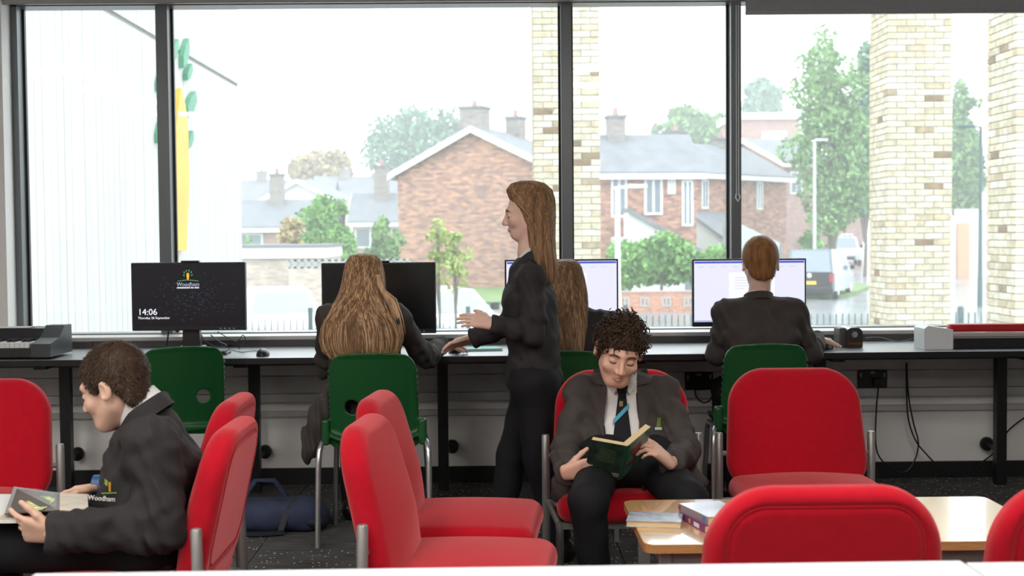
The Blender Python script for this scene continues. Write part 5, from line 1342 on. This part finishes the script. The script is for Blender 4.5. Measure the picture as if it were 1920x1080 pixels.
def dressed(per, spine, rx, ry, lat, sh, el, wr, rad, bm_, cut=None, fold=.004, seed=1, h=.009, extra=(), hem=None, slv_k=.03, nb=None):
    """blazer over torso and sleeves; returns the uncut implicit"""
    sp = [V3(p) for p in spine]; sh = [V3(p) for p in sh]; el = [V3(p) for p in el]; wr = [V3(p) for p in wr]
    def full(P):
        d = etube(P, sp, rx, ry, lat)
        d = smin(d, cap(P, sh[0], sh[1], rad[0], rad[0]), .06)
        if nb is not None:
            for a in sh: d = smin(d, cap(P, V3(nb), a, .046, .05), .04)
        for a, b, c in zip(sh, el, wr):
            e = smin(cap(P, a, b, rad[0], rad[1]), cap(P, b, c, rad[1], rad[2]), .02)
            ax = (c - b) / np.linalg.norm(c - b)
            e = smax(e, (P - c) @ ax - .004, .006)
            # sleeve creases near the elbow
            t = np.linalg.norm(P - b, axis=1); e = e + .009 * np.sin(t * 95 + seed) * np.exp(-(t / .10) ** 2)
            d = smin(d, e, slv_k)
        for (a, b, ra, rb) in extra: d = smin(d, cap(P, V3(a), V3(b), ra, rb), .03)
        d = d + wob(P, 24, fold * .85, seed) + wob(P, 58, fold * .42, seed + 2) + fold * .5 * np.sin(P[:, 2] * 70 + 55 * P[:, 0] + 4 * np.sin(P[:, 0] * 30 + seed))
        if hem is not None: d = smax(d, hem - P[:, 2], .006)
        return d
    f = full if cut is None else (lambda P: cut(P, full(P)))
    lo, hi = bounds(list(sp) + sh + el + wr + [e[0] for e in extra] + [e[1] for e in extra], .20)
    per.sobj('blazer', [(f, lo, hi, h)], bm_)
    return full
def trousers(per, hips, knees, ankles, m, r=(.082, .064, .05), h=.012):
    fs = legs_f(hips, knees, ankles, r); fs.append(lambda P: cap(P, hips[0], hips[1], .10, .10))
    g = unionf(fs, .03); f = lambda P: g(P) + wob(P, 30, .003, 1)
    lo, hi = bounds(list(hips) + list(knees) + list(ankles), .13); per.sobj('trousers', [(f, lo, hi, h)], m)

# ---------- curly-haired boy reading in the red chair
def boy_reading():
    xc = PY(1166, 760, 4.85).x
    per = Person('curly-haired boy in grey blazer and tie reading a green paperback', (xc, 4.75, 0))
    R = Rm(0.02, .40, .17); T = V3(PY(1167, 680, 4.60)); hd = Head(T - R @ np.array([0, -.088, .003]), R, .99)
    sh = [PY(1092, 735, 4.93), PY(1244, 737, 4.93)]; el = [PY(1064, 842, 4.74), PY(1284, 846, 4.74)]; wr = [PY(1062, 884, 4.50), PY(1260, 866, 4.49)]
    nb_ = PY(1166, 726, 4.87)
    spine = [(xc, 4.72, .47), (xc, 4.80, .55), (xc, 4.88, .64), (xc, 4.93, .70)]; rx = [.165, .16, .16, .125]; ry = [.115, .11, .105, .085]
    hips = [V3((xc - .085, 4.72, .49)), V3((xc + .085, 4.72, .49))]; knees = [V3(PY(1102, 938, 4.30)), V3(PY(1292, 936, 4.40))]
    ankles = [V3((PY(1118, 1000, 4.36).x, 4.38, .09)), V3((PY(1262, 1000, 4.45).x, 4.50, .09))]
    xm = PY(1165, 760, 4.75).x
    def cut(P, d):
        wd = .060 + .05 * np.clip(P[:, 2] - .72, 0, .1)
        c = np.maximum(np.abs(P[:, 0] - xm) - wd, P[:, 1] - (4.86 + .35 * np.clip(P[:, 2] - .6, 0, 1)))
        neck = ell(P, V3(nb_) + np.array([0, .0, .03]), (.062, .065, .07))
        return smax(smax(d, -c, .006), -neck, .01)
    ex = [(PY(1066, 868, 4.72), PY(1056, 925, 4.70), .045, .04), (PY(1278, 880, 4.72), PY(1316, 905, 4.66), .045, .022)]
    full = dressed(per, spine, rx, ry, (1, 0, 0), sh, el, wr, (.055, .054, .045), M_blazer, cut, .006, 1, .007, ex, nb=V3(nb_) + np.array([0, .03, -.02]))
    def shirt(P):
        d = etube(P, [V3(p) for p in spine], [r - .012 for r in rx], [r - .010 for r in ry], (1, 0, 0))
        d = smin(d, cap(P, V3((xc, 4.92, .70)), V3(nb_), .085, .058), .03)
        return smax(d + wob(P, 40, .002, 3), .50 - P[:, 2], .01)
    per.sobj('shirt', [(shirt, (xc - .2, 4.5, .38), (xc + .2, 5.02, .86), .009)], M_shirt)
    h0 = hand_caps(wr[0] + Vector((-.004, -.02, 0)), (.90, -.30, .22), (.1, .9, .3), -1, [.22, .25, .28, .32], .12, .92, (.6, .25, .8), .2)
    h1 = hand_caps(wr[1] + Vector((-.008, -.02, .0)), (-.68, -.30, .62), (-.62, .35, -.6), 1, [.50, .55, .58, .6], .10, .92)
    core = core_f([(xc, 4.74, .49), (xc, 4.89, .66), (xc, 4.93, .71)], [(sh[0], el[0], wr[0]), (sh[1], el[1], wr[1])], [(hips[0], knees[0], ankles[0]), (hips[1], knees[1], ankles[1])])
    per.skin(hd, (xc, 4.89, .735), [h0, h1], core)
    per.face(hd)
    hzc = [z + .004 for z in HL_Z]
    per.short_hair(hd, hairmat('hair_dark_brown', (.045, .027, .017)), .006, 0, .02, .018, 5, curls=850)
    trousers(per, hips, knees, ankles, M_trous); shoes(per, ankles, [(-.1, -1, 0), (.2, -1, 0)])
    fs = lambda P: smin(shirt(P), cap(P, hd.w((0, .022, -.045)), V3((xc, 4.89, .735)), .047, .052), .02)
    P_ = lambda n, f, qd, m, off, nu=5, nv=8: patch(per, n, f, qd, m, nu, nv, off, .004, 4.3)
    P_('shirt_collar', fs, ((1136, 693), (1162, 722), (1151, 739), (1136, 722)), M_shirt, .010); P_('shirt_collar', fs, ((1170, 722), (1194, 693), (1194, 722), (1181, 739)), M_shirt, .010)
    P_('lapel', full, ((1115, 690), (1138, 692), (1137, 724), (1106, 716)), M_lapel, .006); P_('lapel', full, ((1105, 727), (1137, 724), (1131, 818), (1127, 814)), M_lapel, .007)
    P_('lapel', full, ((1192, 692), (1212, 690), (1224, 716), (1194, 724)), M_lapel, .006); P_('lapel', full, ((1194, 724), (1227, 729), (1206, 806), (1200, 812)), M_lapel, .007)
    tie = P_('tie', shirt, ((1159, 741), (1174, 741), (1186, 834), (1148, 834)), M_tie, .006, 5, 12)
    kn = P_('tie_knot', fs, ((1155, 723), (1178, 723), (1173, 744), (1160, 744)), M_tie, .014)
    P_('tie_stripe', shirt, ((1150, 786), (1179, 756), (1180, 765), (1149, 797)), M_tieb, .0105)
    P_('tie_crest', shirt, ((1161, 752), (1168, 752), (1168, 762), (1161, 762)), mat('gold_thread', (.25, .2, .08), .5), .0105, 2, 2)
    P_('blazer_badge', full, ((1233, 783), (1239, 783), (1240, 800), (1231, 800)), mat('badge_green', (.22, .30, .05), .7), .004, 3, 3)
    P_('badge_text', full, ((1228, 801), (1241, 801), (1241, 806), (1228, 806)), M_shirt, .004, 3, 2)
    P_('pocket_line', full, ((1222, 818), (1247, 814), (1247, 817), (1222, 821)), M_lapel, .003, 3, 2)
    return per
boy_reading()
# the open green paperback he holds
def open_book():
    St = PY(1177, 837, 4.345); Sb = PY(1162, 900, 4.475); sp = (Sb - St)
    ul = Vector((-.124, .0, .032)); ur = Vector((.085, .063, .057))
    def ortho(u): 
        n_ = sp.normalized(); return (u - n_ * u.dot(n_)).normalized() * .122
    ul = ortho(ul); ur = ortho(ur)
    t = thing('paperback_book', 'open green paperback held in the hands of the curly-haired boy', 'book', tuple(Sb), 0, 'paperback books')
    o = Vector(Sb)
    M_gc = mat('cover_dark_green', (.035, .075, .05), .3, var=.5, vscale=22); M_gf = mat('cover_teal_red', (.10, .24, .20), .25, var=.5, vscale=30); M_gs = mat('cover_spine_green', (.03, .12, .07), .3)
    def slab(a, u, v, n_, th, nm, m, parent=t):
        q = [a, a + u, a + u + v, a + v]; q = [p - o for p in q] + [p + n_ * th - o for p in q]
        return MB().add(q, [(0, 1, 2, 3), (7, 6, 5, 4), (0, 4, 5, 1), (1, 5, 6, 2), (2, 6, 7, 3), (3, 7, 4, 0)]).build(nm, m, parent)
    for (u, nm, m, th) in ((ul, 'back_cover', M_gc, .013), (ur, 'front_cover', M_gf, .019)):
        n_ = u.cross(sp).normalized()
        if n_.y < 0: n_ = -n_
        cv = slab(St, u, sp, n_, .0015, nm, m)
        # fanned page block, thin at the gutter side
        k = 5
        for j in range(k):
            off = n_ * (.0018 + th * j / k)
            slab(St + off + u * (.01 + .006 * j) + sp * .006, u * (.97 - .012 * j), sp * .985, n_, th / k * .93, 'page_block', M_pages)
        if nm == 'front_cover':
            for (a, b, c_, d_) in ((.25, .25, .55, .35), (.45, .45, .3, .25), (.2, .62, .5, .2)): slab(St + u * a + sp * b - n_ * .0006, u * c_ * .8, sp * d_ * .5, n_, .0005, 'cover_print', mat('print_red', (.32, .05, .04), .35, var=.6, vscale=60), cv)
        else:
            for j in range(7): slab(St + u * .25 + sp * (.2 + .055 * j) - n_ * .0006, u * (.5 + .08 * ((j * 3) % 3)), sp * .012, n_, .0005, 'cover_text', mat('print_olive', (.10, .13, .07), .4), cv)
            slab(St + u * .05 + sp * .83 - n_ * .0006, u * .22, sp * .1, n_, .0005, 'price_label', mat('label_pale', (.45, .36, .3), .5), cv)
    slab(St - Vector((.008, .004, 0)), Vector((.016, .002, .004)), sp, Vector((0, 1, .4)).normalized(), .002, 'spine', M_gs)
open_book()

# ---------- short-haired boy in profile
def boy_profile():
    per = Person('short-haired boy in dark blazer seen in profile turning pages of a picture book', (-1.0, 3.73, 0))
    R = Rm(math.radians(-104), .34); hd = Head(PY(214, 727, 3.72), R, .97)
    sh = [PY(286, 838, 3.565), PY(270, 836, 3.90)]; el = [PY(300, 990, 3.52), PY(240, 965, 3.97)]; wr = [PY(96, 1000, 3.50), PY(190, 915, 3.95)]
    g = lambda x, y: V3(PY(x, y, 3.73))
    spine = [g(294, 1018), g(294, 955), g(290, 890), g(285, 832)]; rx = [.165, .16, .165, .12]; ry = [.118, .126, .142, .098]
    nbase = g(262, 783)
    def cut(P, d): return smax(d, -ell(P, nbase + np.array([-.012, 0, .035]), (.066, .066, .065)), .01)
    full = dressed(per, spine, rx, ry, (0, 1, 0), sh, el, wr, (.074, .068, .055), M_blazerD, cut, .007, 2, .007, nb=nbase + np.array([.03, 0, -.035]))
    hips = [V3(g(292, 1020)) + np.array([0, -.085, -.0]), V3(g(292, 1020)) + np.array([0, .085, 0])]
    for hh in hips: hh[2] = .472
    knees = [V3((-1.47, 3.63, .455)), V3((-1.47, 3.86, .455))]; ankles = [V3((-1.44, 3.62, .09)), V3((-1.40, 3.86, .09))]
    h0 = hand_caps(wr[0] + Vector((.012, .0, .0)), (-.93, .12, .12), (0, .9, .35), 1, [.25, .55, .65, .7], .10, .95, (.75, .6, .1), .2)
    h1 = hand_caps(wr[1] + Vector((.012, 0, .0)), (-.97, -.05, -.10), (0, -.35, -.9), -1, [.2, .25, .3, .3], .10, .95)
    core = core_f([spine[0], spine[2], spine[3]], [(sh[0], el[0], wr[0]), (sh[1], el[1], wr[1])], [(hips[0], knees[0], ankles[0]), (hips[1], knees[1], ankles[1])], (0, 1, 0))
    per.skin(hd, nbase, [h0, h1], core)
    per.face(hd)
    per.short_hair(hd, hairmat('hair_brown', (.060, .035, .022)), .006, 7000, .013, 0.0, 3, .3)
    Rn = Rm(math.radians(-92), .62)
    per.band('shirt_collar', nbase + np.array([.004, 0, .022]), Rn, .068, .071, .036, .10, .028, 0, 2 * math.pi, M_shirt, .004)
    per.band('blazer_collar', nbase + np.array([.022, 0, -.012]), Rn, .080, .084, .046, .10, .03, math.radians(-40), math.radians(220), M_blazerD, .007)
    trousers(per, hips, knees, ankles, M_trous); shoes(per, ankles, [(-1, 0, 0), (-1, .1, 0)])
    q = MB(); c = V3(PY(186, 893, 3.95)); c = V3(wr[1]) + np.array([-.01, 0, .005])
    for i in range(19):
        a = 2 * math.pi * i / 18; 
        for (dx, r_) in ((-.012, .031), (.012, .031), (-.012, .034), (.012, .034)): q.v.append(tuple(c + np.array([dx, math.cos(a) * r_, math.sin(a) * r_])))
    for i in range(18):
        b = i * 4; q.f += [(b + 2, b + 3, b + 7, b + 6), (b, b + 4, b + 5, b + 1), (b, b + 2, b + 6, b + 4), (b + 1, b + 5, b + 7, b + 3)]
    per.mb(q, 'watch_strap', mat('watch_blue', (.03, .10, .25), .4))
    P_ = lambda n, qd, m, off: patch(per, n, full, qd, m, 3, 3, off, .0015, 3.0)
    P_('blazer_badge', ((203, 904), (208, 904), (208, 922), (204, 922)), mat('badge_orange', (.6, .3, .03), .6), .004); P_('blazer_badge', ((196, 897), (202, 902), (201, 912), (196, 908)), mat('badge_leaf', (.2, .35, .05), .6), .004)
    P_('badge_line', ((190, 924), (219, 923), (219, 925), (190, 926)), mat('badge_leaf', (.2, .35, .05), .6), .004)
    p0 = march(full, V3(PY(203, 936, 2.9)), V3(ray(203, 936)), 2.0, 900)
    if p0 is not None:
        text_obj('Woodham', .020, M_shirt, per.t, Matrix.Translation(Vector(p0 - per.o) + Vector((-.012, -.02, 0))) @ Matrix.Rotation(-.35, 4, 'Z') @ R90, 'badge_name', .001, 'CENTER')
    return per
boy_profile()
def picture_book():
    Z = .562; t = thing('picture_book', 'open glossy picture book on the lap of the boy in profile', 'book', tuple(PZ(60, 980, Z)))
    o = Vector(t.location)
    M_pg = mat('page_cream', (.62, .50, .36), .35, var=.25, vscale=14)
    M_pic = mat('picture_dark', (.07, .055, .04), .25, var=.5, vscale=30); M_fl = mat('picture_flower', (.55, .62, .22), .4, var=.45, vscale=60)
    def sheet(pts, nm, m, th=.003):
        q = [Vector(p) - o for p in pts]; n_ = (q[1] - q[0]).cross(q[3] - q[0]).normalized() * th; k = len(q)
        MB().add(q + [p - n_ for p in q], [tuple(range(k)), tuple(range(2 * k - 1, k - 1, -1))] + [(i, i + k, (i + 1) % k + k, (i + 1) % k) for i in range(k)]).build(nm, m, t)
    A, B, C, D = PZ(-120, 974, Z), PZ(84, 972, Z), PZ(168, 928, Z), PZ(-20, 926, Z)
    sheet([A, B, C, D], 'back_cover', M_white, .012)
    up_ = Vector((0, 0, .0015))
    sheet([A.lerp(B, .55) + up_, B + up_, C + up_, D.lerp(C, .55) + up_], 'page', M_pg)
    s0, s1 = A.lerp(B, .62) + up_, D.lerp(C, .62) + up_
    P1, P2 = PY(14, 962, s0.y + .02), PY(26, 917, s1.y)
    sheet([PY(8, 964, s0.y), PY(112, 956, s0.y + .01), PY(112, 924, s1.y), PY(26, 912, s1.y)], 'picture_page', M_pic, .002)
    pts = []
    for i in range(14):
        a = 2 * math.pi * i / 14; r_ = 1 + .18 * math.sin(3 * a)
        u = .62 + .27 * r_ * math.cos(a); v = .42 + .33 * r_ * math.sin(a)
        a0 = PY(8, 964, s0.y).lerp(PY(112, 956, s0.y + .01), u); b0 = PY(26, 912, s1.y).lerp(PY(112, 924, s1.y), u); pts.append(a0.lerp(b0, v) + Vector((0, -.003, .002)))
    sheet(pts, 'flower_print', M_fl, .001)
    sheet([PY(112, 956, s0.y + .01), PY(166, 960, s0.y + .05), PY(164, 926, s1.y), PY(112, 924, s1.y)], 'page', M_pg, .002)
picture_book()

# ---------- pupils at the desk, seen from behind
def seated_back(label, px, Yt, ysh, half, headpx, Yh, pitch, el, wr, hands, bmat, skin, hair, shirtc=False, roll=0.0, legs=True, fold=.005, seed=3, extra=(), yawh=math.pi):
    xc = PY(px, ysh, Yt).x; per = Person(label, (xc, Yt, 0))
    for v in wr: v.z = max(v.z, .782)
    zsh = PY(px, ysh, Yt).z - .068
    s = F / Yt; sh = [Vector((xc - half, Yt, zsh)), Vector((xc + half, Yt, zsh))]
    spine = [(xc, Yt - .02, .57), (xc, Yt - .03, .68), (xc, Yt - .02, .82), (xc, Yt, zsh - .02)]
    f_ = half / .145
    full = dressed(per, spine, [.15 * f_, .145 * f_, .165 * f_, .12 * f_], [.11, .105, .11, .08], (1, 0, 0), sh, el, wr, (.054, .052, .042), bmat, None, fold, seed, .009, extra, nb=(xc, Yt + .01, zsh + .035))
    R = Rm(yawh, pitch, roll); hd = Head(PY(headpx[0], headpx[1], Yh), R, .97)
    nb_ = V3((xc, Yt + .02, zsh + .062))
    hips = [V3((xc - .085, Yt - .02, .548)), V3((xc + .085, Yt - .02, .548))]; knees = [V3((xc - .10, Yt + .38, .535)), V3((xc + .10, Yt + .38, .535))]; ankles = [V3((xc - .10, Yt + .34, .09)), V3((xc + .10, Yt + .30, .09))]
    hs = [hand_caps(*h) for h in hands]
    core = core_f([spine[0], spine[2], spine[3]], [(sh[0], el[0], wr[0]), (sh[1], el[1], wr[1])], [(hips[0], knees[0], ankles[0]), (hips[1], knees[1], ankles[1])])
    per.skin(hd, nb_, hs, core, skin)
    trousers(per, hips, knees, ankles, M_trous); shoes(per, ankles, [(0, 1, 0), (0, 1, 0)])
    per.band('blazer_collar', nb_ + np.array([0, -.004, -.012]), Rm(math.pi, .35), .066, .066, .036, .08, .03, math.radians(-30), math.radians(210), bmat, .007)
    per.band('shirt_collar', nb_ + np.array([0, -.002, .010]), Rm(math.pi, .35), .058, .058, .022, .05, .02, 0, 2 * math.pi, M_shirt, .003)
    return per, hd, full
def lvl(rows, Yrow): 
    out = []
    for (y, x0, x1), (cy, ry) in zip(rows, Yrow):
        a, b = PY(x0, y, cy - ry * .3), PY(x1, y, cy - ry * .3); out.append((a.z, (a.x + b.x) / 2, cy, max((b.x - a.x) / 2, .004), ry))
    return out
# long fair hair
el = [PY(612, 690, 5.98), PY(797, 672, 6.05)]; wr = [PY(650, 668, 6.30), PY(828, 656, 6.36)]
g1, hd, f1 = seated_back('girl with long loose fair hair reaching for a mouse at the black monitor', 682, 5.78, 566, .142, (682, 530), 5.86, .25, el, wr,
    [(wr[1], (.80, .58, -.12), (0, 0, -1), 1, .22, .1, .9), (wr[0], (.2, .95, -.22), (0, 0, -1), -1, .2, .1, .9)], M_blazer, M_skin2, None)
rows = [(475, 674, 690), (480, 658, 705), (491, 649, 713), (515, 644, 718), (545, 640, 719), (575, 622, 726), (605, 606, 742), (635, 600, 752), (660, 606, 748), (672, 620, 735)]
Yr = [(5.85, .02), (5.85, .07), (5.85, .098), (5.85, .115), (5.83, .12), (5.78, .125), (5.75, .125), (5.74, .125), (5.72, .11), (5.71, .10)]
g1.long_hair(lvl(rows, Yr), hairmat('hair_fair', (.24, .13, .065)), 1900, solid=.56, emin=.74, clumps=60, m2=hairmat('hair_blonde', (.55, .36, .20)))
q = MB(); rr = random.Random(3)
for k in range(40):
    jx, jy, jd = rr.gauss(0, 4), rr.gauss(0, 3), rr.gauss(0, .012); e = rr.uniform(.8, 1.0)
    q.tube([PY(708 + jx * .4, 515, 5.76), PY(716 + jx * .5, 542, 5.75), PY(735 + jx, 563 + jy * .4, 5.735 + jd * .4), PY(745 + jx, 590, 5.722 + jd * .4), PY(748 + jx * 1.1 + 5 * e, 590 + 46 * e + jy, 5.725 + jd * .4)], [.0016, .0022, .0022, .002, .0005], 4, False)
q.v = [tuple(V3(v) - g1.o) for v in q.v]
tag(q.build('shoulder_lock', hairmat('hair_blonde', (.55, .36, .20)), g1.t, True, None, False), kind='stuff')
def tail(P): return smin(cap(P, V3(PY(648, 715, 5.74)), V3(PY(604, 770, 5.68)), .06, .045), ell(P, V3(PY(592, 805, 5.66)), (.05, .05, .15), np.array(Matrix.Rotation(.3, 3, 'Y'))) + .008 * np.sin(P[:, 0] * 150 + 20 * P[:, 2]) + wob(P, 40, .005, 4), .03)
lo, hi = bounds([PY(592, 805, 5.66), PY(648, 715, 5.74)], .2); g1.sobj('blazer_tail', [(tail, lo, hi, .009)], M_blazer)
# girl hidden by the walking girl
el = [PY(990, 690, 6.02), PY(1148, 690, 6.02)]; wr = [PY(1030, 665, 6.32), PY(1112, 665, 6.32)]
g2, hd, f2 = seated_back('girl with straight brown hair half hidden behind the walking girl', 1066, 5.84, 580, .142, (1062, 540), 5.92, .25, el, wr,
    [(wr[0], (.1, .95, -.22), (0, 0, -1), -1, .2, .1, .9), (wr[1], (-.1, .95, -.22), (0, 0, -1), 1, .2, .1, .9)], M_blazerD, M_skin2, None, seed=5)
rows = [(486, 1055, 1070), (491, 1042, 1083), (502, 1034, 1090), (525, 1029, 1096), (555, 1026, 1101), (590, 1028, 1102), (625, 1034, 1102), (655, 1042, 1098), (668, 1052, 1092)]
Yr = [(5.91, .02), (5.91, .07), (5.91, .098), (5.91, .112), (5.88, .115), (5.83, .115), (5.80, .115), (5.78, .11), (5.77, .09)]
g2.long_hair(lvl(rows, Yr), hairmat('hair_light_brown', (.19, .105, .055)), 1400, seed=5, solid=.7, emin=.8, clumps=60, m2=hairmat('hair_sandy', (.36, .22, .12)))
# red-haired boy
el = [PY(1345, 662, 6.20), PY(1520, 660, 6.20)]; wr = [PY(1385, 652, 6.40), PY(1531, 655, 6.42)]
b3, hd, f3 = seated_back('boy with short ginger hair typing at the monitor, seen from behind', 1424, 6.14, 560, .158, (1425, 496), 6.18, .14, el, wr,
    [(wr[1], (.66, .74, -.1), (0, 0, -1), 1, .25, .1, .98), (wr[0], (.2, .95, -.22), (0, 0, -1), -1, .2, .1, .9)], M_blazer, M_skin2, None, seed=7, fold=.006)
b3.short_hair(hd, hairmat('hair_ginger', (.30, .135, .05)), .011, 7000, .012, 0.0, 8, .12)

# ---------- girl walking past
def girl_walking():
    Y = 5.34; per = Person('girl with long fair hair walking past the desk with her arm held out', (PY(1000, 700, Y).x, Y, 0))
    g = lambda x, y, Yy=Y: V3(PY(x, y, Yy))
    R = Rm(math.radians(-92), .12); hd = Head(PY(987, 401, Y), R, .88)
    spine = [g(1002, 705), g(1000, 640), g(993, 565), g(990, 512)]; rx = [.155, .14, .15, .11]; ry = [.115, .10, .105, .07]
    sh = [PY(998, 520, Y - .14), PY(986, 520, Y + .14)]; el = [PY(1000, 628, Y - .17), PY(952, 612, Y + .17)]; wr = [PY(922, 608, Y - .20), PY(885, 634, Y + .19)]
    dressed(per, spine, rx, ry, (0, 1, 0), sh, el, wr, (.050, .048, .040), M_blazerD, None, .005, 9, .009, (), PY(1000, 733, Y).z)
    hips = [g(1002, 720, Y - .08), g(1002, 720, Y + .08)]; knees = [g(1012, 860, Y - .08), g(962, 850, Y + .08)]
    ankles = [V3((PY(1045, 1000, Y).x, Y - .08, .10)), V3((PY(935, 1000, Y).x, Y + .08, .10))]
    h0 = hand_caps(wr[0] + Vector((.01, 0, 0)), (-.96, -.05, .22), (0, .6, -.7), 1, .2, .1, .9); h1 = hand_caps(wr[1] + Vector((.01, 0, 0)), (-.9, .1, -.25), (0, -.4, -.9), -1, .22, .1, .9)
    core = core_f([spine[0], spine[2], spine[3]], [(sh[0], el[0], wr[0]), (sh[1], el[1], wr[1])], [(hips[0], knees[0], ankles[0]), (hips[1], knees[1], ankles[1])], (0, 1, 0))
    nb_ = g(994, 475); per.skin(hd, nb_, [h0, h1], core, M_skin2); per.face(hd)
    trousers(per, hips, knees, ankles, M_trous, (.085, .064, .052)); shoes(per, ankles, [(-1, 0, 0), (-1, 0, 0)])
    Rn = Rm(math.radians(-90), .3)
    per.band('shirt_collar', nb_ + np.array([0, 0, -.012]), Rn, .060, .062, .034, .1, .03, 0, 2 * math.pi, M_shirt, .003); per.band('blazer_collar', nb_ + np.array([.004, 0, -.026]), Rn, .070, .074, .036, .1, .03, math.radians(-40), math.radians(220), M_blazerD, .006)
    rows = [(339, 976, 1002), (344, 960, 1020), (356, 951, 1034), (378, 960, 1040), (405, 976, 1041), (430, 986, 1040), (460, 990, 1040), (490, 996, 1043), (515, 1004, 1044), (530, 1014, 1040)]
    Yr = [(Y, .02), (Y, .065), (Y, .085), (Y, .09), (Y, .09), (Y, .09), (Y, .095), (Y, .10), (Y, .09), (Y, .08)]
    per.long_hair(lvl(rows, Yr), hairmat('hair_dark_fair', (.22, .125, .065)), 1500, -1.6, math.pi + 1.6, 11, solid=.8, emin=.85, clumps=70, m2=hairmat('hair_sandy', (.36, .22, .12)))
girl_walking()
